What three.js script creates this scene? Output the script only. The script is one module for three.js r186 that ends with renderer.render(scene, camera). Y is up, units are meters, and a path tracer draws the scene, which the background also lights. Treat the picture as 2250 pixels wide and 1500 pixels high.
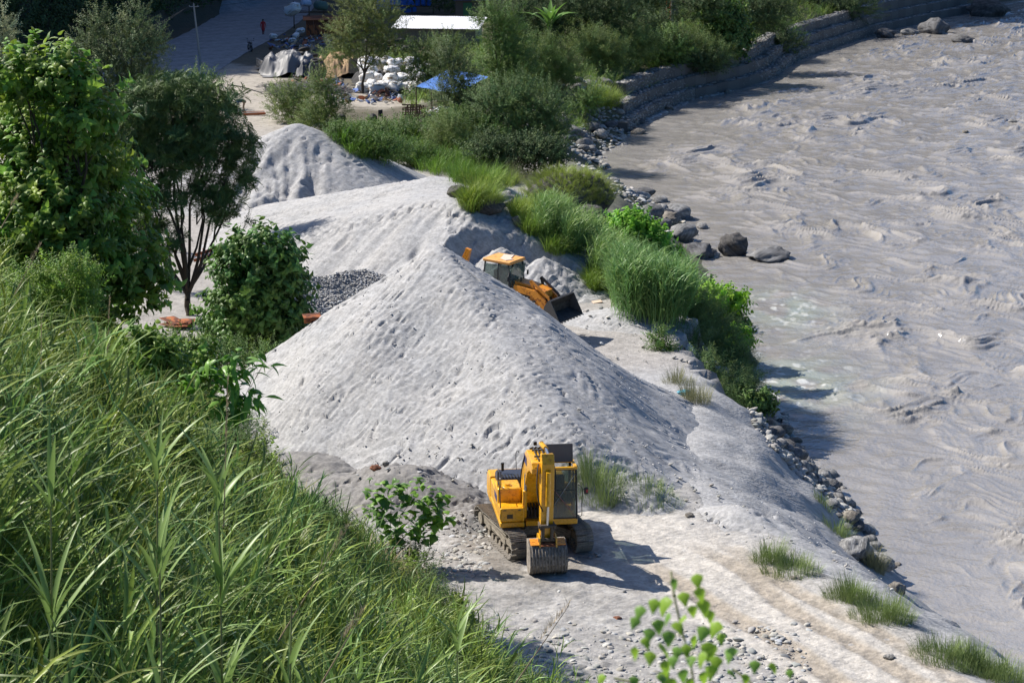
import * as THREE from 'three';
import { Sky } from 'three/addons/objects/Sky.js';
import { RoundedBoxGeometry } from 'three/addons/geometries/RoundedBoxGeometry.js';
import { mergeGeometries, mergeVertices, toCreasedNormals } from 'three/addons/utils/BufferGeometryUtils.js';
import { MarchingCubes } from 'three/addons/objects/MarchingCubes.js';
import { createNoise2D, createNoise3D } from 'simplex-noise';

// ---------------------------------------------------------------- camera, sky, sun, exposure
const scene = new THREE.Scene();
const EYE = 25.6, PITCH = 0.239, FOC = 4990;
const camera = new THREE.PerspectiveCamera(2 * Math.atan(750 / FOC) * 180 / Math.PI, 1.5, 0.5, 4000);
camera.position.set(0, EYE, 0);
camera.rotation.x = -PITCH;
camera.focus = 82;
camera.userData.fStop = 8;

const SUN = new THREE.Vector3(-0.65, 0.7, -0.29).normalize();
const sky = new Sky();
sky.name = 'sky';
sky.scale.setScalar(3000);
sky.userData.kind = 'structure';
sky.material.uniforms.turbidity.value = 3;
sky.material.uniforms.rayleigh.value = 1.2;
sky.material.uniforms.mieCoefficient.value = 0.003;
sky.material.uniforms.sunPosition.value.copy(SUN).multiplyScalar(1000);
scene.add(sky);
scene.environmentIntensity = 0.115;
const sun = new THREE.DirectionalLight(0xfff7ec, 4.9);
sun.position.copy(SUN).multiplyScalar(300).add(new THREE.Vector3(0, 0, -130));
sun.target.position.set(0, 0, -130);
sun.castShadow = true;
Object.assign(sun.shadow.camera, { left: -160, right: 160, top: 160, bottom: -160, near: 1, far: 700 });
sun.shadow.mapSize.set(4096, 4096);
scene.add(sun, sun.target);
const renderer = new THREE.WebGLRenderer({ antialias: true });
renderer.toneMapping = THREE.LinearToneMapping;
renderer.toneMappingExposure = 1.62;
renderer.shadowMap.enabled = true;

// ---------------------------------------------------------------- helpers
let seed_ = 12345;
function rnd() { seed_ = (seed_ + 0x6d2b79f5) | 0; let t = Math.imul(seed_ ^ (seed_ >>> 15), 1 | seed_); t = (t + Math.imul(t ^ (t >>> 7), 61 | t)) ^ t; return ((t ^ (t >>> 14)) >>> 0) / 4294967296; }
const R = (a, b) => a + (b - a) * rnd();
const reseed = (n) => { seed_ = n * 7919 + 17; };
const nA = createNoise2D(rnd), nB = createNoise2D(rnd), nC = createNoise2D(rnd), n3 = createNoise3D(rnd);
const fbm = (n, x, y, o = 4) => { let s = 0, a = 0.5, k = 1; for (let i = 0; i < o; i++) { s += a * n(x * k, y * k); a *= 0.5; k *= 2.03; } return s; };
const clamp = (x, a, b) => Math.min(b, Math.max(a, x));
const sstep = (a, b, x) => { const t = clamp((x - a) / (b - a), 0, 1); return t * t * (3 - 2 * t); };
const mix = (a, b, t) => a + (b - a) * t;
const smin = (a, b, k) => { const h = clamp(0.5 + 0.5 * (b - a) / k, 0, 1); return mix(b, a, h) - k * h * (1 - h); };
const smax = (a, b, k) => -smin(-a, -b, k);
const V = (x, y, z) => new THREE.Vector3(x, y, z);
function table(t) { return (f) => { if (f <= t[0][0]) return t[0][1]; for (let i = 1; i < t.length; i++) if (f <= t[i][0]) { const [a, b] = t[i - 1], [c, d] = t[i]; return mix(b, d, (f - a) / (c - a)); } return t[t.length - 1][1]; }; }
const lin = (r, g, b) => new THREE.Color().setRGB(r, g, b);

// a sight line of the photograph: point at forward distance f, or at height y
function ray(u, v) { const a = (u - 1125) / FOC, b = (750 - v) / FOC; return [a, -Math.sin(PITCH) + b * Math.cos(PITCH), Math.cos(PITCH) + b * Math.sin(PITCH)]; }
function atF(u, v, f) { const [x, y, d] = ray(u, v); return V(x / d * f, EYE + y / d * f, -f); }
function atY(u, v, y) { const [a, b, d] = ray(u, v), t = (y - EYE) / b; return V(a * t, y, -d * t); }

const used = {};
const numbered = (n) => { if (!(n in used)) { used[n] = 0; return n; } used[n]++; return n + '_' + String(used[n]).padStart(3, '0'); };
function shade(o) { o.traverse((m) => { if (m.isMesh) { m.castShadow = true; m.receiveShadow = true; } }); return o; }
function tag(o, label, category, group, kind) { if (label) o.userData.label = label; if (category) o.userData.category = category; if (group) o.userData.group = group; if (kind) o.userData.kind = kind; return o; }
function thing(name, label, category, pos, turn = 0, group) {
  const o = new THREE.Group(); o.name = numbered(name); if (pos) o.position.copy(pos); o.rotation.y = turn; scene.add(o);
  return tag(o, label, category, group);
}
function flat(g) { const n = g.index ? g.toNonIndexed() : g.clone(); for (const k of Object.keys(n.attributes)) if (!['position', 'normal', 'uv', 'color'].includes(k)) n.deleteAttribute(k); if (!n.attributes.normal) n.computeVertexNormals(); if (!n.attributes.uv) n.setAttribute('uv', new THREE.BufferAttribute(new Float32Array(n.attributes.position.count * 2), 2)); return n; }
function join(list) { return list.length === 1 ? list[0] : mergeGeometries(list.map(flat)); }
function obj(name, geos, mat, parent = scene, kind) {
  const m = new THREE.Mesh(Array.isArray(geos) ? join(geos) : geos, mat);
  m.name = parent === scene ? numbered(name) : name; m.castShadow = m.receiveShadow = true; if (kind) m.userData.kind = kind; parent.add(m); return m;
}
function place(g, x = 0, y = 0, z = 0, rx = 0, ry = 0, rz = 0, s) { if (s) g.scale(...(Array.isArray(s) ? s : [s, s, s])); if (rx) g.rotateX(rx); if (rz) g.rotateZ(rz); if (ry) g.rotateY(ry); g.translate(x, y, z); return g; }
const bx = (w, h, d, x, y, z, rx, ry, rz) => place(new THREE.BoxGeometry(w, h, d), x, y, z, rx, ry, rz);
const rbx = (w, h, d, x, y, z, rx, ry, rz, r = 0.03) => place(new RoundedBoxGeometry(w, h, d, 2, Math.min(r, w / 2.1, h / 2.1, d / 2.1)), x, y, z, rx, ry, rz);
const cyl = (r1, r2, h, x, y, z, rx, ry, rz, n = 14) => place(new THREE.CylinderGeometry(r1, r2, h, n), x, y, z, rx, ry, rz);
function tube(pts, r, n = 6, seg) { return new THREE.TubeGeometry(new THREE.CatmullRomCurve3(pts.map((p) => (Array.isArray(p) ? V(...p) : p))), seg || Math.max(3, pts.length * 3), r, n); }
function bar(a, b, r1, r2 = r1, n = 8) { // tapered bar between two points
  a = Array.isArray(a) ? V(...a) : a; b = Array.isArray(b) ? V(...b) : b; const d = b.clone().sub(a), g = new THREE.CylinderGeometry(r2, r1, d.length(), n); g.applyQuaternion(new THREE.Quaternion().setFromUnitVectors(V(0, 1, 0), d.clone().normalize())); g.translate(...a.clone().add(b).multiplyScalar(0.5).toArray()); return g;
}
function beam(a, b, w, h) { // square bar between two points
  a = Array.isArray(a) ? V(...a) : a; b = Array.isArray(b) ? V(...b) : b; const d = b.clone().sub(a), g = new THREE.BoxGeometry(w, h, d.length()), m = new THREE.Matrix4().lookAt(b, a, V(0, 1, 0.001)); g.applyMatrix4(m); g.translate(...a.clone().add(b).multiplyScalar(0.5).toArray()); return g;
}
function extr(pts, depth, bevel = 0) { // profile in (z, y), extruded along x and centred
  const s = new THREE.Shape(pts.map(([a, b]) => new THREE.Vector2(a, b)));
  const g = new THREE.ExtrudeGeometry(s, { depth: depth - 2 * bevel, bevelEnabled: bevel > 0, bevelSize: bevel, bevelThickness: bevel, bevelSegments: 2, curveSegments: 6 });
  g.translate(0, 0, -depth / 2 + bevel); g.rotateY(-Math.PI / 2); return g; // z -> -x, x -> z
}
// textures --------------------------------------------------------
function tex(size, fn, srgb, repeat = 1) { // fn(u, v) on a torus -> [r,g,b] or grey, 0..1
  const d = new Uint8Array(size * size * 4);
  for (let j = 0; j < size; j++) for (let i = 0; i < size; i++) { const c = fn(i / size, j / size), k = (j * size + i) * 4; const [r, g, b] = Array.isArray(c) ? c : [c, c, c]; d[k] = clamp(r, 0, 1) * 255; d[k + 1] = clamp(g, 0, 1) * 255; d[k + 2] = clamp(b, 0, 1) * 255; d[k + 3] = 255; }
  const t = new THREE.DataTexture(d, size, size); t.wrapS = t.wrapT = THREE.RepeatWrapping; t.magFilter = THREE.LinearFilter; t.minFilter = THREE.LinearMipmapLinearFilter; t.generateMipmaps = true; if (srgb) t.colorSpace = THREE.SRGBColorSpace; t.repeat.set(repeat, repeat); t.needsUpdate = true; return t;
}
const white = []; for (let i = 0; i < 512 * 512; i++) white.push(rnd());
function torus(u, v, cells) { // tileable value noise
  const x = u * cells, y = v * cells, i = Math.floor(x), j = Math.floor(y), a = x - i, b = y - j, s = a * a * (3 - 2 * a), t = b * b * (3 - 2 * b);
  const at = (p, q) => white[((q % cells + cells) % cells) * 512 + ((p % cells + cells) % cells)];
  return mix(mix(at(i, j), at(i + 1, j), s), mix(at(i, j + 1), at(i + 1, j + 1), s), t);
}
const torusF = (u, v, c, o) => { let s = 0, a = 0.5, w = 0; for (let k = 0; k < o; k++) { s += a * torus(u, v, Math.min(512, c << k)); w += a; a *= 0.6; } return s / w; };
const clone = (t, r) => { const c = t.clone(); c.repeat.set(r, r); c.needsUpdate = true; return c; };
const grainTex = tex(512, (u, v) => { const n = torusF(u, v, 24, 3), w = torusF(u, v, 6, 3); return clamp(0.86 + 0.2 * (n - 0.5) + 0.16 * (w - 0.5), 0, 1); }, true);
const grainBump = tex(512, (u, v) => torusF(u, v, 20, 3), false);
const stoneTex = tex(512, (u, v) => { const n = torusF(u, v, 12, 5), w = torusF(u, v, 3, 3); return clamp(0.72 + 0.5 * (n - 0.5) + 0.35 * (w - 0.5), 0, 1); }, true);
const stoneBump = tex(256, (u, v) => torusF(u, v, 10, 5), false);
const rustTex = tex(256, (u, v) => { const n = torusF(u, v, 6, 5), k = sstep(0.42, 0.6, n); return [mix(0.62, 0.36, k), mix(0.36, 0.2, k), mix(0.2, 0.13, k)]; }, true);
const dirtyTex = tex(512, (u, v) => { const n = torusF(u, v, 6, 6), k = sstep(0.55, 0.75, n); return [mix(1, 0.66, k), mix(1, 0.58, k), mix(1, 0.48, k)]; }, true);
const roughTex = tex(256, (u, v) => { const n = torusF(u, v, 8, 5); return [0, 0.55 + 0.8 * (n - 0.4), 0]; }, false);
const std = (c, rough = 0.8, more = {}) => new THREE.MeshStandardMaterial({ color: Array.isArray(c) ? lin(...c) : c, roughness: rough, ...more });
const UP = V(0, 1, 0), qa = new THREE.Quaternion(), qb = new THREE.Quaternion();
function instances(name, geo, mat, list, parent, base = null, vary = 0.25) { // list of [position, direction, roll, scale]
  const im = new THREE.InstancedMesh(geo, mat, list.length), c = new THREE.Color(), m4 = new THREE.Matrix4();
  list.forEach(([p, d, roll, s, tone], i) => { qa.setFromUnitVectors(UP, d); qb.setFromAxisAngle(UP, roll); qa.multiply(qb); m4.compose(p, qa, Array.isArray(s) ? V(...s) : V(s, s, s)); im.setMatrixAt(i, m4); const k = 1 + R(-vary, vary), w = R(-1, 1) * vary * 0.5; c.setRGB(k * (1 + w) * (tone ? tone[0] : 1), k * (tone ? tone[1] : 1), k * (1 - w) * (tone ? tone[2] : 1)); im.setColorAt(i, c); });
  im.name = parent === scene ? numbered(name) : name; im.castShadow = im.receiveShadow = true; im.userData.kind = 'stuff'; (parent || scene).add(im); return im;
}
// ---------------------------------------------------------------- terrain: everything is given as height over (x, f), f = metres ahead of the camera
const RIVER = -5;
const shoreX0 = table([[20, 40], [40, 30], [55, 25.5], [62, 23], [70, 20.3], [76.5, 18.2], [79, 16.6], [82, 15.6], [86, 15.2], [90, 15.4], [93.3, 15.2], [95.2, 14.9], [98.6, 14.6], [103, 13.7], [107.6, 13.5], [112.7, 13.2], [122, 13.3], [147, 12.6], [156, 13.0], [169, 11.2], [175, 9.4], [191, 7.2], [204, 10.7], [214, 12.7], [230, 18.7], [243, 28], [264, 33.6], [297, 49.5], [315, 61], [336, 75], [380, 110], [500, 200]]);
const shoreX = (f) => shoreX0(f) + 0.5 * nA(f * 0.11, 3.3) + 0.25 * nA(f * 0.4, 7.7);
const bankW = table([[40, 10], [83, 8.6], [95, 6.8], [99, 5.8], [108, 5.3], [113, 4.6], [118, 6], [125, 6], [150, 9], [175, 13], [200, 13], [220, 8], [240, 4], [270, 3.2], [400, 3.2]]);
const foot = [[-170, 150], [-95, 178], [-60, 201], [-46, 216], [-38.5, 238], [-31, 288], [-8, 306], [24, 318], [47, 334], [70, 372], [110, 440], [190, 560]];
function footDist(x, f) { // > 0 beyond the foot of the far hill
  let best = 1e9, s = 1;
  for (let i = 1; i < foot.length; i++) { const [ax, ay] = foot[i - 1], [bx_, by] = foot[i], dx = bx_ - ax, dy = by - ay, t = clamp(((x - ax) * dx + (f - ay) * dy) / (dx * dx + dy * dy), 0, 1), px = x - ax - dx * t, py = f - ay - dy * t, d = Math.hypot(px, py); if (d < best) { best = d; s = dx * py - dy * px > 0 ? 1 : -1; } }
  return best * s;
}
const hillDist = (x, f) => -0.933 * (x - 1.6) - 0.359 * (f - 62.4) - 2.2 - 1.3 * sstep(64, 84, f) + 1.1 * nA(x * 0.07, f * 0.05) + 0.5 * nB(x * 0.2, f * 0.2);
function nearHill(x, f) { const d = hillDist(x, f); const k = 0.85 * smax(d, 0, 2.2) - 0.3; return d > 30 ? Math.min(k, 23 + (d - 27) * 0.2) : k; }
const hillTop = table([[150, 12], [200, 18], [246, 44], [288, 50], [301, 92], [420, 95], [700, 60]]);
function ground(x, f) {
  const sx = shoreX(f), wallOff = 3.4 * sstep(206, 214, f), d = sx - x - wallOff, w = mix(bankW(f), 0.9, wallOff / 3.4);
  let y = d < 0 ? RIVER - 0.15 - Math.min(1.6, -d * 0.3) : RIVER - 0.15 + (5.15) * sstep(-w * 0.35, w * 1.0, d + 0.0) - 5.15 * sstep(-w * 0.35, w, 0) * (1 - clamp(d / w, 0, 1));
  if (f > 96 && f < 120 && d > 0 && d < w) { const q = d / w, k = sstep(96, 100, f) * sstep(120, 114, f); y = mix(y, RIVER + 5 * (0.5 * sstep(0, 0.85, q) + 0.5 * sstep(0.74, 1.0, q + 0.1 * nB(x * 0.8, f * 0.8))), k); }
  if (wallOff > 0) { const k = wallOff / 3.4; y = mix(y, d < 0 ? RIVER - 0.15 : RIVER - 0.15 + 3.3 * sstep(0, 0.9, d) + 1.85 * sstep(0.9, 8, d), k); }
  y += 0.12 * fbm(nA, x * 0.15, f * 0.15, 3) * sstep(0, 3, d);
  if (d > -1 && d < w) y += 0.45 * fbm(nB, x * 0.35, f * 0.3, 3) * sstep(-1, 1.5, d) * sstep(w, w - 2, d);
  // eroded shelf edge beside the loader
  const hd = hillDist(x, f);
  if (hd > -4) y = Math.max(y, mix(y, 0, 0) + Math.max(0, nearHill(x, f)));
  const fd = footDist(x, f);
  if (fd > 0) { const h = 2.3 * fd; y = y + Math.min(h, hillTop(f)) + 3 * fbm(nA, x * 0.03, f * 0.03, 3) * sstep(0, 20, fd); }
  return y;
}
// planes falling away from a top; deg: direction of fall (0 = right, 90 = away from the camera)
function faces(list) { const L = list.map(([deg, slope]) => [Math.cos(deg * Math.PI / 180) * slope, Math.sin(deg * Math.PI / 180) * slope]); return (x, f, h, k) => { let y = 1e3; for (const [a, b] of L) { const p = h - a * x - b * f; y = y > 900 ? p : smin(y, p, k); } return y; }; }
const topA = atF(962, 545, 94);
const fA = faces([[203, 0.7], [240, 0.635], [328, 0.47], [4, 0.695], [60, 0.98], [100, 0.85], [150, 0.76]]);
function pileA0(x, f) { const dx = x - topA.x, df = f - 94, r = Math.hypot(dx, df), wob = 0.5 * nB(x * 0.09 + 3, f * 0.09) + 0.12 * nA(x * 0.25, f * 0.25); return fA(dx, df, topA.y + 0.3, 0.25 + r * 0.055) + wob * sstep(1, 6, r); }
const topC = atF(652, 274, 144);
const fC = faces([[190, 0.35], [240, 0.6], [285, 0.66], [335, 0.55], [15, 0.5], [80, 0.6], [140, 0.6]]);
function pileC0(x, f) { const dx = x - topC.x, df = f - 144, r = Math.hypot(dx, df); let y = fC(dx, df, topC.y + 0.4, 0.5 + 0.08 * r);
  const g = nA(x * 0.5, f * 0.18) + 0.5 * nB(x * 1.3, f * 0.5), m = sstep(-9, -6, df) * sstep(-0.4, -3.5, df) * sstep(-5, -2.5, dx) * sstep(3.2, 0.8, dx); // collapsed front
  return y + m * (0.4 * g - 0.45 + 0.25 * Math.abs(nC(x * 0.9, f * 0.5))); }
const fB = faces([[228, 0.62], [300, 0.5], [70, 0.62]]);
function pileB0(x, f) {
  // flat-topped heap with a ramp coming up from the left
  const top = 3.95 - 0.03 * (x + 5) - 0.05 * (f - 128) + 1.1 * Math.exp(-((x + 5.2) ** 2 + (f - 130.5) ** 2) / 6);
  const ramp = 0.1 + 0.31 * (x + 17.5), right = 1.95 - 0.62 * (x - 2.2) + 0.02 * (f - 117);
  let y = smin(smin(smin(top, Math.max(ramp, -1), 0.6), fB(x + 3, f - 124, 6.2, 0.5), 0.4), right, 0.35);
  const bx0 = x - 1.4, bf = f - 109.5, r = Math.hypot(bx0 * 0.92, bf), cut = 0.15 + Math.max(0, r - 7.2) * 2.2; // bite taken by the loader
  y = Math.min(y, cut + 0.15 * nA(x, f));
  const slump = 2.3 - 0.62 * Math.hypot(x + 0.6, (f - 116.6) * 1.1); // loose heaps fallen into the bite
  const slump2 = 1.9 - 0.6 * Math.hypot(x - 1.7, (f - 116) * 1.1);
  return Math.max(y, Math.min(Math.max(slump, slump2), 3.2));
}
function pileD0(x, f) { const dx = x + 9.0, df = f - 113.6; const a = 0.75 * dx + 0.66 * df, b = -0.66 * dx + 0.75 * df; return 1.5 - 0.5 * Math.hypot(b * 1.15, Math.max(0, Math.abs(a + 0.4) - 2.2) * 0.9) + 0.1 * nB(x * 0.6, f * 0.6); }
const berms = [
  // x, f, height, half length, half width, turn (deg)
  [-4.0, 80.3, 1.35, 3.6, 2.2, -28], [-7.6, 84, 0.65, 2.5, 2.0, -20], [4.5, 80.0, 0.85, 1.6, 1.3, -20], [8.2, 77.9, 0.55, 1.6, 1.2, -50], [-1.6, 77.4, 0.5, 1.6, 1.0, -40], [5.9, 109.2, 0.8, 2.6, 1.8, -20],
];
function berm(i) { const [cx, cf, h, l, w, t] = berms[i], c = Math.cos(t * Math.PI / 180), s = Math.sin(t * Math.PI / 180); return (x, f) => { const dx = x - cx, df = f - cf, a = (dx * c + df * s) / l, b = (-dx * s + df * c) / w, q = Math.hypot(a, b) + 0.1 * nA(x * 0.4, f * 0.4); return h * (1.06 * Math.exp(-q * q * 1.25) - 0.06) - 0.03; }; }
// small relief running down the fall line of a heap
function relief(h0, amp) { return (x, f) => {
  const e = 0.4, y = h0(x, f); let gx = (h0(x + e, f) - y) / e, gf = (h0(x, f + e) - y) / e; const g = Math.hypot(gx, gf) + 1e-6; gx /= g; gf /= g;
  const along = x * gx + f * gf, across = -x * gf + f * gx, k = sstep(0.2, 0.5, g);
  const patch = sstep(-0.3, 0.6, nB(x * 0.12 + 5, f * 0.12)), streak = 0.55 * nA(across * 0.5, along * 0.05) + patch * (0.22 * nB(across * 1.6, along * 0.12) + 0.13 * nC(across * 3.3, along * 0.3));
  const run = Math.max(0, nB(across * 0.55 + 9, along * 0.14) - 0.45) * Math.max(0, nA(across * 0.3, along * 0.35) + 0.2);
  const clod = nC(x * 2.6, f * 2.6), pit = Math.max(0, clod - 0.35) * Math.max(0, nA(x * 0.45, f * 0.45) + 0.15);
  return y + amp * (k * (0.1 * streak - 0.7 * run) + 0.012 * fbm(nB, x * 0.7, f * 0.7, 3) + 0.07 * pit * sstep(0.15, 0.6, nC(x * 0.14, f * 0.14 + 3)) - 0.2 * k * Math.max(0, nA(across * 3.6, along * 0.7) - 0.68) - 0.14 * k * Math.max(0, nB(across * 5.5, along * 1.4 + 7) - 0.68) + 0.01 * nC(x * 4, f * 4));
}; }
const rutA = atY(585, 522, 0), rutB = atF(1000, 432, 126), rutL = Math.hypot(rutB.x - rutA.x, rutB.z - rutA.z);
function rampRuts(x, f) { const dx = (rutB.x - rutA.x) / rutL, df = -(rutB.z - rutA.z) / rutL, px = x - rutA.x, pf = f + rutA.z, a = px * dx + pf * df, o = -px * df + pf * dx; if (a < -3 || a > rutL + 2) return 0; let y = 0; for (const c of [-1.5, -0.4, 0.9, 1.9]) { const q = (o - c - 0.3 * nA(a * 0.2, c)) / 0.28; y += -0.1 * Math.exp(-q * q) + 0.06 * Math.exp(-((Math.abs(q) - 1.5) ** 2) * 3); } return y; }
const pileBr = relief(pileB0, 2.2), pileA = relief(pileA0, 1), pileB = (x, f) => pileBr(x, f) + rampRuts(x, f), pileC = relief(pileC0, 0.9), pileD = relief(pileD0, 0.7);
const bermF = berms.map((_, i) => { const r = relief(berm(i), 1.6), g = [0, 1, 4].includes(i); return (x, f) => r(x, f) + (g ? 0.12 * fbm(nC, x * 1.6, f * 1.6, 3) * sstep(0, 0.3, berm(i)(x, f)) : 0); });
function terrain(x, f) { let y = ground(x, f); if (f > 70 && f < 175 && x > -34 && x < 22) { y = Math.max(y, pileA0(x, f), pileB0(x, f), pileC0(x, f), pileD0(x, f)); const g = ground(x, f); for (let i = 0; i < berms.length; i++) y = Math.max(y, g + berm(i)(x, f)); } return y; }
function hit(u, v, lift = 0) { // where a sight line of the photograph meets the terrain
  const [a, b, d] = ray(u, v); let p = 14;
  for (let f = 14; f < 420; f += 0.5) { if (EYE + b / d * f <= terrain(a / d * f, f) + lift) { let lo = p, hi = f; for (let k = 0; k < 12; k++) { const m = (lo + hi) / 2; EYE + b / d * m <= terrain(a / d * m, m) + lift ? hi = m : lo = m; } return V(a / d * hi, terrain(a / d * hi, hi), -hi); } p = f; }
  return atY(u, v, 0);
}
function steps(list) { const o = []; for (const [a, b, s] of list) { const n = Math.max(1, Math.round((b - a) / s)); for (let i = 0; i < n; i++) o.push(a + (b - a) * i / n); } o.push(list[list.length - 1][1]); return o; }
function sheet(X, Fs, height, color, keep) { // height field as an indexed geometry, uv in metres
  const nx = X.length, nf = Fs.length, pos = new Float32Array(nx * nf * 3), uv = new Float32Array(nx * nf * 2), col = new Float32Array(nx * nf * 3), ok = keep ? new Uint8Array(nx * nf) : null, idx = [];
  for (let j = 0; j < nf; j++) for (let i = 0; i < nx; i++) { const k = j * nx + i, x = X[i], f = Fs[j], y = height(x, f); pos.set([x, y, -f], k * 3); uv.set([x + 0.37 * y, f + 0.61 * y], k * 2); if (color) { const c = color(x, f, y); col.set(c, k * 3); } if (ok) ok[k] = keep(x, f, y) ? 1 : 0; }
  for (let j = 0; j + 1 < nf; j++) for (let i = 0; i + 1 < nx; i++) { const a = j * nx + i, b = a + 1, c = a + nx, d = c + 1; if (ok && !(ok[a] || ok[b] || ok[c] || ok[d])) continue; idx.push(a, b, d, a, d, c); }
  let g = new THREE.BufferGeometry(); g.setAttribute('position', new THREE.BufferAttribute(pos, 3)); g.setAttribute('uv', new THREE.BufferAttribute(uv, 2)); if (color) g.setAttribute('color', new THREE.BufferAttribute(col, 3)); g.setIndex(idx); g.computeVertexNormals(); return g;
}
const uvScale = 1 / 2.3;
const groundMat = std([1, 1, 1], 0.95, { vertexColors: true, map: clone(grainTex, uvScale), bumpMap: clone(grainBump, uvScale), bumpScale: 0.03 });
const sandMat = std([1, 1, 1], 0.95, { vertexColors: true, map: clone(grainTex, 1 / 1.7), bumpMap: clone(grainBump, 1 / 2.1), bumpScale: 0.01 });
const SAND = [0.44, 0.44, 0.44];
const tint = (c, k, w = [1, 1, 1]) => [c[0] * k * w[0], c[1] * k * w[1], c[2] * k * w[2]];
const mixc = (a, b, t) => [mix(a[0], b[0], t), mix(a[1], b[1], t), mix(a[2], b[2], t)];
const lanePts = [[600, 300], [565, 245], [545, 205], [520, 175], [480, 152], [420, 148]].map(([u, v]) => atY(u, v, 0));
const laneDist = (x, f) => { let b = 9; for (let i = 1; i < lanePts.length; i++) for (let t = 0; t <= 1; t += 0.2) b = Math.min(b, Math.hypot(x - mix(lanePts[i - 1].x, lanePts[i].x, t), f + mix(lanePts[i - 1].z, lanePts[i].z, t)) / 1.9); return b; };
function groundColor(x, f) {
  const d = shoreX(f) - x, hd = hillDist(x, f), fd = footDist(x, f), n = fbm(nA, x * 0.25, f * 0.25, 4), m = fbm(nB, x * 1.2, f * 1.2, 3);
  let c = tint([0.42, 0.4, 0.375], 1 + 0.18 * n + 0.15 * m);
  c = mixc(c, tint([0.3, 0.285, 0.265], 1 + 0.3 * m), sstep(0.0, 0.5, n) * 0.6);
  if (d < 11 && f < 101) c = mixc(c, tint(SAND, 0.97 + 0.15 * m), sstep(11, 9, d) * sstep(101, 98, f));
  if (d < 7) c = mixc(c, tint([0.16, 0.15, 0.135], 1 + 0.3 * m), sstep(5.6, 4.2, d + 0.8 * n) * sstep(95, 99, f));  // eroded bank: dark soil, with the bank's shade also put into the colour
  if (f > 165) { const lane = Math.min(laneDist(x, f), 1.6 * Math.hypot((x + 12.5) / 5, (f - 193) / 5)); c = mixc(c, mixc(tint([0.46, 0.42, 0.36], 1 + 0.2 * m), tint([0.13, 0.115, 0.08], 1 + 0.4 * n), sstep(1.6, 2.6, lane + 0.8 * n)), sstep(165, 180, f)); }
  if (f > 118 && d < 10 && f < 260) c = mixc(c, [0.11, 0.115, 0.06], sstep(118, 125, f) * sstep(11, 7, d + 2 * n) * 0.8);
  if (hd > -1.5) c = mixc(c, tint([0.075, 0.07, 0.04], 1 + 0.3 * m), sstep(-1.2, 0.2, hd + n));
  if (fd > -7) c = mixc(c, [0.1, 0.085, 0.055], sstep(-6, -3, fd));
  return c;
}
{
  const X = steps([[-1500, -200, 100], [-200, -60, 7], [-60, -34, 1.4], [-34, 24, 0.42], [24, 62, 0.9], [62, 90, 2], [90, 200, 12], [200, 1500, 130]]);
  const Fs = steps([[-400, -20, 40], [-20, 14, 2], [14, 60, 0.7], [60, 130, 0.42], [130, 250, 0.9], [250, 380, 2.2], [380, 600, 14], [600, 2500, 190]]);
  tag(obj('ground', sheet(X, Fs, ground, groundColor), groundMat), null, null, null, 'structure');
}
function sandColor(base, n0, h0) { return (x, f, y) => { let st = 0; if (h0) { const e = 0.4, g0 = h0(x, f); let gx = h0(x + e, f) - g0, gf = h0(x, f + e) - g0; const g = Math.hypot(gx, gf) + 1e-6; const al = (x * gx + f * gf) / g, ac = (-x * gf + f * gx) / g; st = sstep(0.05, 0.2, g) * (0.6 * nC(ac * 1.1, al * 0.07) + 0.5 * nA(ac * 2.7, al * 0.16)); } const n = fbm(nA, x * 0.3 + n0, f * 0.3, 4), m = fbm(nB, x * 1.4, f * 1.4 + n0, 3); return tint(base, 1 + 0.06 * n + 0.09 * m + 0.15 * st, [1 + 0.02 * n, 1, 1 - 0.03 * n]); }; }
function pileSheet(name, label, [x0, x1, f0, f1], s, h, base, mat, seed, h0) {
  const m = obj(name, sheet(steps([[x0, x1, s]]), steps([[f0, f1, s]]), h, sandColor(base, seed, h0), (x, f, y) => y > ground(x, f) - 0.12 && y > -5.6), mat);
  return tag(m, label, 'gravel pile', 'heaps of quarried sand and gravel');
}
pileSheet('sand_pile', 'largest pale grey sand heap directly behind the yellow excavator', [-15, 19, 78, 108], 0.105, pileA, SAND, sandMat, 1, pileA0);
pileSheet('sand_pile', 'flat-topped grey sand heap with a ramp and a scooped face behind the backhoe loader', [-22, 9, 107, 141], 0.15, pileB, SAND, sandMat, 2, pileB0);
pileSheet('sand_pile', 'farthest pointed sand heap with a collapsed front beside the dirt road', [-32, 2, 130, 160], 0.17, pileC, SAND, sandMat, 3, pileC0);
const gravelMat = std([1, 1, 1], 0.95, { vertexColors: true, map: clone(grainTex, 1 / 5), bumpMap: clone(grainBump, 1 / 4), bumpScale: 0.22 });
pileSheet('gravel_pile', 'low heap of coarse dark gravel beside the leafy tree', [-18, -2, 108, 122], 0.13, pileD, [0.3, 0.3, 0.295], gravelMat, 4);
const bermLabels = ['dark gravel bank running from the hillside to the rear of the excavator', 'low dark gravel mound at the foot of the hillside grass left of the excavator', 'small rounded sand mound right of the excavator cab in front of green grass', 'small stony sand mound at the edge of the river slope', 'little ridge of churned soil beside the left crawler track', 'rough earth shelf in front of the loader bucket'];
berms.forEach(([cx, cf, h, l, w], i) => pileSheet('sand_mound', bermLabels[i], [cx - l - w - 0.5, cx + l + w + 0.5, cf - l - w - 0.5, cf + l + w + 0.5], 0.12, (x, f) => ground(x, f) + bermF[i](x, f), [0, 1, 4].includes(i) ? [0.27, 0.26, 0.25] : SAND, sandMat, 5 + i));
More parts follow.
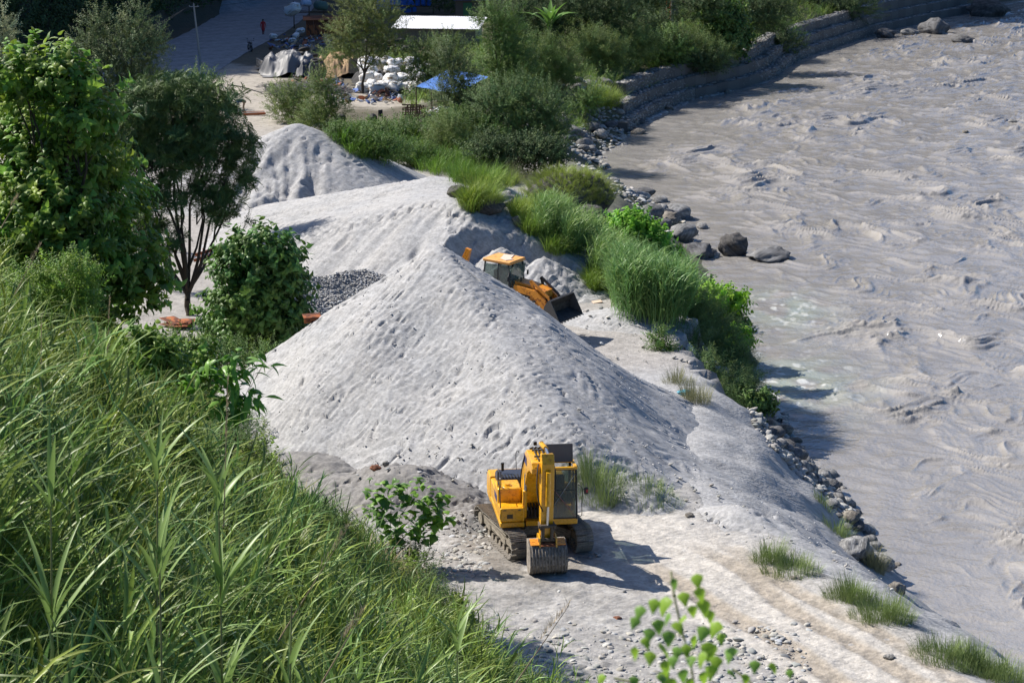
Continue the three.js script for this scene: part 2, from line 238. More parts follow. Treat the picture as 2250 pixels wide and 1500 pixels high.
// ---------------------------------------------------------------- the river: a chopped, silt-laden surface
{
  const flow = (x, f) => { const e = 4; return [(shoreX0(f + e) - shoreX0(f - e)) / (2 * e), 1]; };
  const wave = (x, f) => {
    const off = x - shoreX0(f), s = off * 0.9, l = f * 0.55 + off * 0.1; // across / along the flow
    const calm = sstep(0.5, 9, off) , wx = s + 1.2 * nA(s * 0.2, l * 0.2), wl = l + 1.2 * nB(s * 0.2, l * 0.2);
    const rid = (n, a, b) => { const q = n(a, b), v = 1 - Math.sqrt(q * q + 0.012); return v * v; };
    const mask = 0.45 + 0.55 * sstep(-0.3, 0.5, nC(s * 0.07, l * 0.1)), big = rid(nA, wx * 0.15, wl * 0.4), small = rid(nC, wx * 0.6, wl * 2.2), fine = rid(nA, wx * 1.0 + 9, wl * 3.2);
    const crest = (n, a, b, p) => { const q = n(a, b); return Math.pow(1 - Math.sqrt(q * q + 0.003), p); };
    const c1 = crest(nB, wx * 0.13, wl * 0.6, 3.2), m1 = sstep(-0.15, 0.5, nC(wx * 0.2 + 11, wl * 0.35)), c2 = crest(nA, wx * 0.3 + 5, wl * 1.3, 3.2), m2 = sstep(-0.2, 0.4, nB(wx * 0.34 + 21, wl * 0.6)), k = calm * mask;
    const pk = c1 * m1 + 0.5 * c2 * m2;
    return { y: k * (0.16 * big + 0.46 * c1 * m1 * (0.75 + 0.4 * small) + 0.2 * c2 * m2 * (0.8 + 0.3 * fine) + 0.05 * small + 0.03 * fine) + 0.05 * nA(s * 0.5, l * 0.9), mid: c2, small, big, mask, off, pk, fine };
  };
  const X0 = steps([[-8, 0, 1.0], [0, 1, 1 / 300], [1.003, 1.25, 0.02], [1.3, 12, 1.2]]);
  const Fs = steps([[-300, 30, 30], [30, 70, 2], [70, 130, 0.13], [130, 200, 0.18], [200, 260, 0.27], [260, 345, 0.5], [345, 420, 4], [420, 1500, 120]]);
  const nx = X0.length, nf = Fs.length, pos = new Float32Array(nx * nf * 3), col = new Float32Array(nx * nf * 3), uv = new Float32Array(nx * nf * 2), idx = [];
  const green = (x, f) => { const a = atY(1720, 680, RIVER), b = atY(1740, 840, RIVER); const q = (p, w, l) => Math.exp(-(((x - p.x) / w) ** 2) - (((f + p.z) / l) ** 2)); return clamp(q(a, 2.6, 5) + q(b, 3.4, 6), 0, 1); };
  for (let j = 0; j < nf; j++) for (let i = 0; i < nx; i++) {
    const f = Fs[j], sx = shoreX0(f), span = Math.max(6, Math.abs(f) * 0.235 - sx + 4), t = X0[i], x = t < 0 ? sx + t * 0.4 - 0.5 : sx - 0.5 + span * t, k = j * nx + i;
    const near = f > 60 && f < 400 && t > -1 && t <= 1.26, w = near ? wave(x, f) : { y: 0.1, mid: 0, small: 0, big: 0, mask: 0, off: 9, pk: 0, fine: 0 };
    pos.set([x, RIVER + w.y, -f], k * 3); uv.set([x, f], k * 2);
    let c = [0.252, 0.24, 0.224];
    const p = fbm(nA, x * 0.12, f * 0.07, 3); c = tint(c, 1 + 0.14 * p);
    const foam = sstep(0.12, 0.6, 0.42 * w.pk * (0.5 + w.fine) + 0.12 * w.small * w.mask + 0.28 * nB(x * 0.4, f * 0.3) - 0.05);
    c = mixc(c, [0.42, 0.39, 0.345], foam * 0.6);
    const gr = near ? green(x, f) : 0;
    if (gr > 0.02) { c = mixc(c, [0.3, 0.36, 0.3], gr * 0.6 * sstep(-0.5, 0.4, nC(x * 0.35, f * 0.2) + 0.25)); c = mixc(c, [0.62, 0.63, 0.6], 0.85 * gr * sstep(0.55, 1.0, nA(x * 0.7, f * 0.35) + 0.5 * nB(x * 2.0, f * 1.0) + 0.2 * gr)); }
    col.set(c, k * 3);
  }
  for (let j = 0; j + 1 < nf; j++) for (let i = 0; i + 1 < nx; i++) { const a = j * nx + i, b = a + 1, c = a + nx, d = c + 1; idx.push(a, b, d, a, d, c); }
  const g = new THREE.BufferGeometry(); g.setAttribute('position', new THREE.BufferAttribute(pos, 3)); g.setAttribute('uv', new THREE.BufferAttribute(uv, 2)); g.setAttribute('color', new THREE.BufferAttribute(col, 3)); g.setIndex(idx); g.computeVertexNormals();
  const ripple = tex(512, (u, v) => torusF(u, v, 20, 5), false); ripple.repeat.set(1 / 4, 1 / 5);
  tag(obj('river', g, std([1, 1, 1], 0.11, { vertexColors: true, bumpMap: ripple, bumpScale: 0.045 })), null, null, null, 'structure');
}
// ---------------------------------------------------------------- haul road and stones
const roadPts = [[1180, 1060], [1290, 1120], [1430, 1190], [1600, 1290], [1780, 1400], [1960, 1520], [2150, 1640]].map(([u, v]) => atY(u, v, 0));
const roadCurve = new THREE.CatmullRomCurve3(roadPts), roadS = roadCurve.getSpacedPoints(90), roadLen = roadCurve.getLength();
function roadAt(x, f) { // signed distance from the middle of the track, and metres along it
  let b = 1e9, k = 0; for (let i = 0; i < roadS.length; i++) { const d = Math.hypot(x - roadS[i].x, f + roadS[i].z); if (d < b) { b = d; k = i; } }
  const i = Math.min(k, roadS.length - 2), t = roadS[i + 1].clone().sub(roadS[i]);
  return [b * Math.sign((x - roadS[k].x) * t.z - (-f - roadS[k].z) * t.x || 1), k / 90 * roadLen];
}
{
  const inside = (x, f) => { const hd = hillDist(x, f), d = shoreX(f) - x; return Math.min(sstep(0.5, -1.5, hd), sstep(8.2, 10, d), sstep(58, 61, f), sstep(93, 86, f)); };
  const H = (x, f) => {
    const [off, s] = roadAt(x, f), e = inside(x, f), n = fbm(nA, x * 0.8, f * 0.8, 4), on = sstep(3.6, 2.2, Math.abs(off));
    let y = 0.05 * n + 0.025 * fbm(nB, x * 2.6, f * 2.6, 2);
    const scr = Math.max(0, nB(x * 0.9 + 4, f * 2.2) - 0.35) * sstep(2.2, 4.5, Math.abs(off)); y += 0.14 * scr; // scraped ridges
    for (const [c, w] of [[-1.25, 0.42], [0.9, 0.42], [2.0, 0.36], [-2.4, 0.36]]) { const o = off - c - 0.35 * nC(s * 0.08, c * 3), m = sstep(w, w * 0.6, Math.abs(o)) * on * sstep(9, 13, s); y -= 0.05 * m; y += m * 0.05 * (Math.abs(((s * 2.4 + Math.abs(o) * 1.2) % 1) - 0.5) * 2); y += 0.04 * Math.exp(-(((Math.abs(o) - w * 1.15) / 0.12) ** 2)) * on * sstep(9, 13, s); }
    return ground(x, f) + 0.07 * e - 0.25 * (1 - sstep(0, 0.3, e)) + y * e;
  };
  const C = (x, f) => {
    const [off, s] = roadAt(x, f), n = fbm(nA, x * 0.5, f * 0.5, 4), m = fbm(nB, x * 2, f * 2, 3), on = sstep(3.8, 1.6, Math.abs(off + 0.8 * n));
    let c = tint([0.38, 0.37, 0.355], 1 + 0.25 * n + 0.16 * m);
    c = mixc(c, tint([0.6, 0.565, 0.51], 1 + 0.1 * m), on * 0.8);
    for (const [cc, w] of [[-1.25, 0.6], [0.9, 0.5], [2.0, 0.5]]) { const o = off - cc - 0.35 * nC(s * 0.08, cc * 3); c = mixc(c, tint([0.34, 0.28, 0.205], 1 + 0.2 * m), 0.65 * sstep(w, w * 0.5, Math.abs(o)) * sstep(8, 12, s) * on); }
    const ex = Math.hypot(x - 0.6, (f - 74.2) * 0.8); c = mixc(c, tint([0.26, 0.235, 0.2], 1 + 0.35 * m), sstep(3.6, 1.4, ex + 1.2 * n) * 0.85); // churned damp soil round the crawlers
    c = mixc(c, tint([0.5, 0.49, 0.47], 1 + 0.3 * m), sstep(0.15, 0.5, nC(x * 0.35, f * 0.35)) * 0.5 * (1 - on));
    return c;
  };
  const m = obj('dirt_road', sheet(steps([[-9, 19, 0.11]]), steps([[57, 93, 0.11]]), H, C, (x, f) => inside(x, f) > 0), groundMat); tag(m, null, null, null, 'structure');
}
const stoneMats = [[0.38, 0.38, 0.375], [0.27, 0.27, 0.27], [0.5, 0.49, 0.47], [0.19, 0.19, 0.195], [0.36, 0.325, 0.275]].map((c) => std(c, 0.9, { map: clone(stoneTex, 2), bumpMap: clone(stoneBump, 3), bumpScale: 0.03 }));
const darkStone = std([0.15, 0.14, 0.13], 0.9, { map: clone(stoneTex, 2), bumpMap: clone(stoneBump, 3), bumpScale: 0.06 });
const brickMat = std([0.38, 0.15, 0.08], 0.95, { map: clone(stoneTex, 2) });
function rock(seed, detail = 3, rough = 0.25, flat_ = 0.7) {
  let g = new THREE.IcosahedronGeometry(1, detail); g.deleteAttribute('uv'); g.deleteAttribute('normal'); g = mergeVertices(g); const p = g.attributes.position, cuts = []; reseed(seed + 500); for (let i = 0; i < 7; i++) cuts.push([V(R(-1, 1), R(-0.8, 1), R(-1, 1)).normalize(), R(0.62, 0.92)]);
  for (let i = 0; i < p.count; i++) { const v = V(p.getX(i), p.getY(i), p.getZ(i)); for (const [n, d] of cuts) { const k = v.dot(n) - d; if (k > 0) v.addScaledVector(n, -k * 0.85); } const q = 1 + rough * (0.6 * n3(v.x * 1.3 + seed * 9, v.y * 1.3, v.z * 1.3) + 0.25 * n3(v.x * 3.1, v.y * 3.1 + seed, v.z * 3.1) + 0.12 * n3(v.x * 7, v.y * 7, v.z * 7 + seed)); p.setXYZ(i, v.x * q, v.y * q * flat_, v.z * q); }
  g.computeVertexNormals(); const uv = []; for (let i = 0; i < p.count; i++) uv.push(p.getX(i) * 0.35 + p.getY(i) * 0.3, p.getZ(i) * 0.35 + p.getY(i) * 0.2); g.setAttribute('uv', new THREE.Float32BufferAttribute(uv, 2)); return g;
}
const pebbleG = [1, 2, 3].map((i) => rock(i, 1, 0.45, 0.65)), stoneG = [4, 5, 6, 7, 8, 9].map((i) => rock(i, 2, 0.2, 0.72)), boulderG = [11, 12, 13, 14, 15, 16].map((i) => rock(i, 4, 0.3, 0.85));
function boulder(name, label, p, [sx, sy, sz], mat, group, geo, turn = R(0, 6.28)) { const m = obj(name, geo || boulderG[Math.floor(rnd() * 6)], mat); m.position.copy(p); m.scale.set(sx, sy, sz); m.rotation.y = turn; return tag(m, label, 'rock', group); }
// single rocks: u, v of the middle, half width and half height in the photograph, level, tone, label
reseed(33);
const big = [
  [1612, 536, 32, 27, -5, darkStone, 'upright dark boulder standing in the muddy river'], [1690, 556, 48, 16, -5, stoneMats[1], 'long low grey rock trailing beside the upright boulder in the river'], [1530, 548, 44, 18, -5, stoneMats[3], 'wet dark rock at the tip of the stony point'], [1470, 478, 26, 17, -4.4, stoneMats[4], 'pointed tan boulder on the stony point'], [1500, 505, 24, 13, -4.6, stoneMats[1], 'rounded grey boulder low on the stony point'],
  [1297, 470, 40, 24, null, darkStone, 'dark brown boulder in front of the grass-topped rock'], [1006, 417, 23, 17, null, darkStone, 'dark pointed boulder beside the ramp of the flat-topped sand heap'], [1108, 434, 27, 16, null, stoneMats[2], 'pale ridged boulder left of the grass-topped rock'], [1145, 440, 12, 8, null, stoneMats[2], 'small white stone between pale boulder and grass-topped rock'], [1052, 428, 22, 8, null, stoneMats[4], 'flat tan stone between dark and pale boulders'], [1137, 485, 13, 12, null, stoneMats[4], 'pinkish stone at the edge of the cane grass by the sand heap'],
  [1878, 1196, 40, 30, null, stoneMats[0], 'large pale boulder with a dark side at the waterline below the track'], [1970, 1290, 22, 14, null, stoneMats[4], 'tan rock at the water edge below the grassy verge'], [2053, 57, 36, 20, -5, stoneMats[3], 'grey boulder with a grass tuft at the end of the wire-stone wall'], [2170, 16, 44, 22, -5, darkStone, 'big dark boulder at the top right of the river'], [2115, 85, 28, 11, -5, stoneMats[3], 'jagged low rock in the water beyond the wire-stone wall'], [2000, 68, 20, 9, -5, stoneMats[0], 'pale flat rock beside the end of the wire-stone wall'], [1945, 72, 24, 12, -5, stoneMats[3], 'shadowed rock at the foot of the wire-stone wall end'], [2228, 267, 13, 5, -5, stoneMats[1], 'small smooth grey rock alone far out in the river'], [2122, 290, 9, 5, -5, stoneMats[4], 'small brown rock breaking the river surface'],
  [1955, 1443, 14, 8, null, stoneMats[2], 'smooth pale round stone lying on the dirt track'], [1515, 1132, 12, 7, null, stoneMats[4], 'brown stone on the sand beside the pale track'], [1748, 1270, 13, 7, null, stoneMats[4], 'tan stone at the foot of the roadside grass tuft'], [1356, 858 + 500, 10, 6, null, brickMat, 'reddish stone in the foreground rubble'], [826, 1026, 13, 9, null, brickMat, 'broken red brick lump on the dark gravel bank'], [848, 1018, 8, 7, null, stoneMats[2], 'small white stone beside the red brick lump'],
];
for (const [u, v, ru, rv, lvl, mat, label] of big) { const b = lvl === null ? hit(u, v + rv * 0.75) : atY(u, v + rv * 0.8, lvl), k = -b.z / FOC * 1.03; boulder('boulder', label, b.clone().add(V(0, rv * k * 0.55, 0)), [ru * k * 1.08, rv * k * 1.25, ru * k * 0.9], mat, ru > 14 ? 'large boulders of the river bank' : 'single stones on the ground', boulderG[Math.floor(rnd() * 6)]); }
// stones along the water: every one its own object
const the_heap = 'the heap below the sand slope';
const toneWord = ['grey', 'dark grey', 'pale', 'blackish', 'tan'];
function bankStones(n, f0, f1, d0, d1, r0, r1, place_, group, lift = 0.3) {
  for (let i = 0; i < n; i++) {
    const f = R(f0, f1), d = mix(d0, d1, Math.pow(rnd(), 0.8)), x = shoreX(f) - d, y = Math.max(terrain(x, f), RIVER - 0.1), q = Math.pow(rnd(), 2.2), r = r0 + (r1 - r0) * q, tn = Math.floor(Math.pow(rnd(), 1.1) * 5), m = obj('river_stone', stoneG[Math.floor(rnd() * 6)], stoneMats[tn]);
    m.position.set(x, y + r * lift, -f); m.rotation.set(R(-0.3, 0.3), R(0, 6.28), R(-0.3, 0.3)); m.scale.set(r * R(0.85, 1.35), r * R(0.7, 1), r);
    const size = q > 0.55 ? 'large' : q > 0.2 ? 'medium' : q > 0.05 ? 'small' : 'tiny', t = (f - f0) / (f1 - f0), end = t < 0.25 ? 'near end' : t < 0.5 ? 'near middle' : t < 0.75 ? 'far middle' : 'far end', edge = d < 0.4 ? 'in the water' : d > (d1 + 0.4) / 2 ? 'higher up' : 'above the water';
    tag(m, `${size} ${toneWord[tn]} stone ${edge}, ${end} of ${place_}`, 'stone', group);
  }
}
bankStones(125, 94, 109, -0.5, 3.2, 0.18, 0.62, the_heap, 'stones below the sand slope');
bankStones(26, 150, 172, -0.7, 3.2, 0.35, 1.15, 'the stony point', 'boulders of the stony point');
bankStones(80, 190, 216, -0.8, 6.5, 0.3, 1.0, 'the far stony beach', 'stones of the far beach');
bankStones(34, 216, 236, -0.6, 2.4, 0.22, 0.6, 'the strip below the wall', 'stones below the wire-stone wall');
bankStones(30, 78, 92, -0.4, 1.8, 0.16, 0.5, 'the shore below the verge', 'stones below the grassy verge');
// gravel and pebbles nobody could count
{
  const L = [[], [], []], add = (x, f, r) => { const y = terrain(x, f) + 0.06; const t = R(0.7, 1.3); L[Math.floor(rnd() * 3)].push([V(x, y + r * 0.15, -f), V(R(-0.4, 0.4), 1, R(-0.4, 0.4)).normalize(), R(0, 6.28), [r * R(0.8, 1.4), r * R(0.6, 1), r], [t, t, t * R(0.92, 1.02)]]); };
  const spot = (u, v) => atY(u, v, 0);
  for (let i = 0; i < 1300; i++) { const p = spot(960 + R(-1, 1) * 120, 1215 + R(-1, 1) * 60); add(p.x, -p.z, 0.02 + 0.1 * Math.pow(rnd(), 4)); }
  for (let i = 0; i < 2000; i++) { const p = spot(1400 + R(-1, 1) * 380, 1450 + R(-1, 1) * 85 + R(0, 30)); add(p.x, -p.z, 0.02 + 0.13 * Math.pow(rnd(), 4)); }
  for (let i = 0; i < 900; i++) { const f = R(60, 84), x = R(-6, 13); if (hillDist(x, f) < 0 && shoreX(f) - x > 6 && Math.abs(roadAt(x, f)[0]) > 2) add(x, f, 0.02 + 0.07 * Math.pow(rnd(), 3)); }
  for (let i = 0; i < 2600; i++) { const f = R(92, 111), x = shoreX(f) - R(-0.6, 4.2); add(x, f, 0.04 + 0.2 * rnd() ** 3); }
  for (let i = 0; i < 2600; i++) { const f = R(186, 236), x = shoreX(f) - R(-0.8, 7.5) * (f > 214 ? 0.35 : 1); add(x, f, 0.1 + 0.25 * rnd() * rnd()); }
  for (let i = 0; i < 500; i++) { const f = R(150, 176), x = shoreX(f) - R(-0.8, 6); add(x, f, 0.1 + 0.25 * rnd() * rnd()); }
  for (let i = 0; i < 120; i++) { const f = R(100, 112), x = R(3.5, 9.5); add(x, f, 0.03 + 0.13 * rnd() ** 3); }
  const pm = std([0.34, 0.335, 0.325], 0.95); L.forEach((l, i) => tag(instances('pebbles', pebbleG[i], pm, l, scene, null, 0.12), 'loose pebbles and small stones scattered over the ground', 'pebbles', null, 'stuff'));
  const W = [[], [], []]; // crushed stone of the dark heap
  for (let i = 0; i < 14000; i++) { const x = R(-16, -3), f = R(108, 121), h = pileD0(x, f); if (h > ground(x, f) + 0.02 && h > pileB0(x, f) - 0.1 && h > pileA0(x, f) - 0.1) { const t = R(0.7, 1.25); W[i % 3].push([V(x, h + 0.02, -f), UP, R(0, 6), R(0.03, 0.07), [t, t, t]]); } }
  const cm = std([0.42, 0.42, 0.415], 0.95); W.forEach((l, i) => tag(instances('crushed_stone', pebbleG[i], cm, l, scene, null, 0.1), 'crushed grey stone covering the coarse gravel heap', 'gravel', null, 'stuff'));
  const S = [[], [], []], heaps = [[pileA0, pileA, -14, 17, 79, 107, 8000], [pileB0, pileB, -20, 7, 112, 140, 2500], [pileC0, pileC, -28, -2, 132, 152, 2000]];
  for (const [h0, h1, x0, x1, f0, f1, n] of heaps) for (let i = 0; i < n; i++) { const x = R(x0, x1), f = R(f0, f1), h = h0(x, f); if (h < ground(x, f) || h < RIVER || nA(x * 0.2, f * 0.2) + R(-0.5, 0.5) < -0.1) continue; const r = 0.012 + 0.035 * rnd() ** 3, q = R(0.75, 1.15); S[i % 3].push([V(x, h1(x, f) + r * 0.2, -f), UP, R(0, 6.28), [r * R(0.8, 1.5), r * 0.8, r], [q, q, q]]); }
  const sm = std(SAND, 0.95); S.forEach((l, i) => tag(instances('sand_crumbs', pebbleG[i], sm, l, scene, null, 0.1), 'small lumps of sand and grit strewn over the heaps', 'grit', null, 'stuff'));
}
// ---------------------------------------------------------------- plants
const leafMat = (r, g, b, trans = 0.35, coat = 0.35) => new THREE.MeshPhysicalMaterial({ color: lin(r * 1.45, g * 1.45, b * 1.45), roughness: 0.85, transmission: trans, thickness: 0, specularIntensity: 0.4, clearcoat: coat, clearcoatRoughness: 0.35, side: THREE.DoubleSide });
const M = {
  grass: leafMat(0.17, 0.25, 0.045, 0.4, 0.25), napier: leafMat(0.155, 0.235, 0.065, 0.35, 0.45), dry: leafMat(0.36, 0.29, 0.19, 0.2, 0.05),
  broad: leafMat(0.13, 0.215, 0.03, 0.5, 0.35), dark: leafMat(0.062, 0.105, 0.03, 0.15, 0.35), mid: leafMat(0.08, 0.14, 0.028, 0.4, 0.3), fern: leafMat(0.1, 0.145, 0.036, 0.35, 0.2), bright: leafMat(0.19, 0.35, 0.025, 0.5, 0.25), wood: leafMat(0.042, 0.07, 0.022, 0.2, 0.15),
  bark: std([0.075, 0.06, 0.045], 0.95, { bumpMap: clone(stoneBump, 3), bumpScale: 0.02 }), paleBark: std([0.2, 0.17, 0.13], 0.95), stem: std([0.16, 0.17, 0.07], 0.8), reed: std([0.33, 0.24, 0.15], 0.9),
};
function strip(pts, widths, side) { // ribbon through pts, folded along its middle
  const n = pts.length, p = [], idx = [], uv = [];
  for (let i = 0; i < n; i++) { const t = pts[Math.min(n - 1, i + 1)].clone().sub(pts[Math.max(0, i - 1)]).normalize(), s = side.clone().addScaledVector(t, -side.dot(t)).normalize(), nn = s.clone().cross(t), w = widths[i]; for (const k of [-1, 0, 1]) { const q = pts[i].clone().addScaledVector(s, k * w / 2).addScaledVector(nn, k ? 0.18 * w : 0); p.push(q.x, q.y, q.z); uv.push(k / 2 + 0.5, i / (n - 1)); } }
  for (let i = 0; i + 1 < n; i++) for (const k of [0, 1]) { const a = i * 3 + k, b = a + 1, c = a + 3, d = c + 1; idx.push(a, b, d, a, d, c); }
  const g = new THREE.BufferGeometry(); g.setAttribute('position', new THREE.Float32BufferAttribute(p, 3)); g.setAttribute('uv', new THREE.Float32BufferAttribute(uv, 2)); g.setIndex(idx); g.computeVertexNormals(); return g;
}
function blade(len, w, lean, bend, turn, segs = 4, x = 0, z = 0, y = 0) {
  const pts = [], ws = []; let a = lean, px = 0, py = 0;
  for (let i = 0; i <= segs; i++) { pts.push(V(x + px * Math.cos(turn), y + py, z + px * Math.sin(turn))); const t = i / segs; ws.push(w * Math.max(0.04, Math.min(1, 0.5 + t * 2.2) * (1 - t ** 2.2))); px += Math.sin(a) * len / segs; py += Math.cos(a) * len / segs; a += bend / segs; }
  return strip(pts, ws, V(-Math.sin(turn), 0, Math.cos(turn)));
}
function tuft(n, [l0, l1], [w0, w1], spread, lean, bend, segs = 3) { const L = []; for (let i = 0; i < n; i++) { const a = R(0, 6.283), r = spread * Math.sqrt(rnd()); L.push(blade(R(l0, l1), R(w0, w1), R(lean[0], lean[1]), R(bend[0], bend[1]), a + R(-0.4, 0.4), segs, Math.cos(a) * r, Math.sin(a) * r, -0.04)); } return mergeGeometries(L); }
function leaf(l, w, kind = 0, droop = 0.3) { // a leaf lying along +z from its stalk
  const prof = kind === 0 ? [[0, 0.05], [0.25, 0.8], [0.5, 1], [0.78, 0.6], [1, 0.03]] : kind === 1 ? [[0, 0.25], [0.12, 0.95], [0.35, 1], [0.7, 0.55], [1, 0.03]] : [[0, 0.08], [0.45, 1], [1, 0.04]];
  return strip(prof.map(([t]) => V(0, l * (0.12 * Math.sin(t * 3) - droop * t * t), l * t)), prof.map(([, q]) => q * w), V(1, 0, 0));
}
function spray(n, twig, l, w, kind, { flatness = 0.5, droop = 0.35, splay = 0.9 } = {}) { // a twig along +y carrying leaves
  const L = [];
  for (let i = 0; i < n; i++) { const t = (i + 0.6) / n, a = i * 2.4 + R(-0.4, 0.4), g = leaf(l * R(0.7, 1.15), w * R(0.8, 1.15), kind, droop), q = new THREE.Quaternion().setFromEuler(new THREE.Euler(-R(0.1, splay) , a, R(-0.5, 0.5), 'YXZ')); g.applyQuaternion(q); g.translate(R(-0.03, 0.03), twig * t, R(-0.03, 0.03)); L.push(g); }
  return mergeGeometries(L);
}
function pinnate(len, pairs, l, w) { // one compound leaf along +z
  const L = []; for (let i = 0; i < pairs; i++) for (const s of [-1, 1]) { const t = (i + 0.7) / pairs, g = leaf(l * (1.1 - 0.5 * Math.abs(t - 0.45)), w, 2, 0.25); g.rotateZ(-s * 0.2); g.rotateY(s * R(0.9, 1.2)); g.translate(0, len * (0.22 * Math.sin(t * 2.4) - 0.35 * t * t), len * t); L.push(g); }
  return mergeGeometries(L);
}
function pinnateSpray(n, len, pairs, l, w) { const L = []; for (let i = 0; i < n; i++) { const g = pinnate(len * R(0.75, 1.1), pairs, l, w); g.rotateX(-R(0.1, 0.9)); g.rotateY(i * 6.283 / n + R(-0.4, 0.4)); g.translate(0, i * 0.03, 0); L.push(g); } return mergeGeometries(L); }
const G = { };
reseed(7);
G.broad = [0, 1, 2].map(() => spray(8, 0.55, 0.26, 0.19, 1));
G.pinn = [0, 1].map(() => pinnateSpray(6, 0.75, 8, 0.2, 0.06));
G.small = [0, 1].map(() => spray(16, 0.6, 0.13, 0.06, 2, { splay: 1.2 }));
G.fine = [0, 1].map(() => spray(26, 0.75, 0.2, 0.022, 2, { splay: 1.0, droop: 0.2 }));
G.feather = [0, 1].map(() => spray(22, 0.6, 0.11, 0.035, 2, { splay: 1.1 }));
G.grass = [0, 1, 2].map((i) => tuft(13, [0.5, 1.1], [0.014, 0.026], 0.2, [0.05, 0.6], [0.4, 1.6], 3));
G.wide = [0, 1, 2].map((i) => tuft(9, [0.8, 1.5], [0.03, 0.055], 0.16, [0.05, 0.55], [0.4, 1.5], 4));
G.upright = [0, 1].map(() => tuft(22, [0.7, 1.2], [0.01, 0.018], 0.2, [0.0, 0.35], [0.15, 0.7], 3));
function cane() { // upright grass stem with long arching leaves
  const L = [], h = R(0.9, 1.5); for (let i = 0; i < 9; i++) { const t = i / 8; L.push(blade(R(0.5, 0.85), R(0.028, 0.042), R(0.25, 0.6), R(0.7, 1.6), i * 2.3 + R(-0.5, 0.5), 4, 0, 0, h * (0.25 + 0.75 * t))); } L.push(blade(h + 0.5, 0.03, 0.03, 0.25, R(0, 6), 3)); return mergeGeometries(L);
}
G.cane = [0, 1, 2].map(cane);

// ellipsoid lobes given as [u, v, ru, rv] in the photograph at a distance f -> world lobes
const lobesAt = (f, list) => list.map(([u, v, ru, rv, df = 0]) => { const c = atF(u, v, f + df), k = (f + df) / FOC * 1.03; return { c, r: [ru * k, rv * k, (ru + rv) / 2 * k] }; });
function fillLobes(lobes, count, size, { up = 0.5, inner = 0.5, tone, gap = -0.2, clump = 1.7 } = {}) {
  const vol = lobes.map(({ r }) => Math.pow(r[0] * r[1] * r[2], 2 / 3)), sum = vol.reduce((a, b) => a + b), out = [];
  lobes.forEach(({ c, r }, k) => { const n = Math.round(count * vol[k] / sum); for (let i = 0; i < n; i++) { const d = V(R(-1, 1), R(-1, 1), R(-1, 1)); if (d.lengthSq() > 1 || d.lengthSq() < 0.01) { i--; continue; } d.normalize(); const q = Math.pow(rnd(), inner) * (1 + 0.42 * n3(d.x * 2.2 + k * 7, d.y * 2.2, d.z * 2.2)), p = c.clone().add(V(d.x * r[0] * q, d.y * r[1] * q, d.z * r[2] * q)), cs = clump / ((r[0] + r[1]) * 0.5); if (n3(p.x * cs, p.y * cs, p.z * cs + k) < gap) continue; out.push([p, d.clone().add(V(R(-0.6, 0.6), up + R(-0.5, 0.5), R(-0.6, 0.6))).normalize(), R(0, 6.28), size * R(0.7, 1.3), tone]); } });
  return out;
}
function limbs(base, forks, lobes, r0, fork) { // tapered trunk to a fork point and limbs to the lobes
  const L = []; const top = fork || base.clone().lerp(lobes.reduce((a, l) => a.add(l.c), V(0, 0, 0)).multiplyScalar(1 / lobes.length), 0.45);
  const wob = (a, b, ra, rb, k) => { const pts = [], n = 4; for (let i = 0; i <= n; i++) { const t = i / n, p = a.clone().lerp(b, t); if (i && i < n) p.add(V(R(-k, k), R(-k, k) * 0.3, R(-k, k))); pts.push(p); } for (let i = 0; i < n; i++) L.push(bar(pts[i], pts[i + 1], mix(ra, rb, i / n), mix(ra, rb, (i + 1) / n), 7)); };
  wob(base, top, r0, r0 * 0.72, r0 * 0.5);
  lobes.forEach(({ c, r }) => { const len = c.distanceTo(top); wob(top.clone().lerp(base, R(0, 0.25)), c, r0 * 0.5, r0 * 0.1, len * 0.06); for (let i = 0; i < 3; i++) { const e = c.clone().add(V(R(-1, 1) * r[0], R(-0.2, 1) * r[1], R(-1, 1) * r[2]).multiplyScalar(0.75)); L.push(bar(c.clone().lerp(top, 0.3), e, r0 * 0.16, r0 * 0.05, 5)); } });
  return L;
}
function plant(name, label, cat, base, lobes, { geo, mat, count, size = 1, r0 = 0.12, bark = M.bark, fork, group, up, inner, gap, clump, vary = 0.3, tone, leaves } = {}) {
  const o = thing(name, label, cat, base, 0, group), inv = base.clone().negate();
  lobes = lobes.map(({ c, r }) => ({ c: c.clone().add(inv), r }));
  const tr = obj(cat === 'tree' ? 'trunk' : 'stem', limbs(V(0, -0.3, 0), 0, lobes, r0, fork && fork.clone().add(inv)), bark, o);
  const all = fillLobes(lobes, count * 1.5, size, { up, inner, tone, gap, clump }), per = geo.map(() => []);
  all.forEach((e, i) => per[i % geo.length].push(e));
  per.forEach((l, i) => instances('crown', geo[i], mat, l, o, null, vary));
  if (leaves) leaves(o, lobes);
  return o;
}
function singleLeaves(o, lobes, n, geos, mats, size, up = 0.35) { // leaves that can be told apart: one mesh each
  fillLobes(lobes, n * 3.4, size, { inner: 0.15 }).filter(([p]) => p.z > -1e9).sort((a, b) => b[0].z - a[0].z).slice(0, n).forEach(([p, d, roll, s], i) => { const m = new THREE.Mesh(geos[i % geos.length], mats[i % mats.length]); m.name = 'leaf'; m.position.copy(p); m.rotation.set(R(-0.4, 0.9), R(0, 6.28), R(-0.5, 0.5), 'YXZ'); m.scale.setScalar(s); m.castShadow = m.receiveShadow = true; o.add(m); });
}

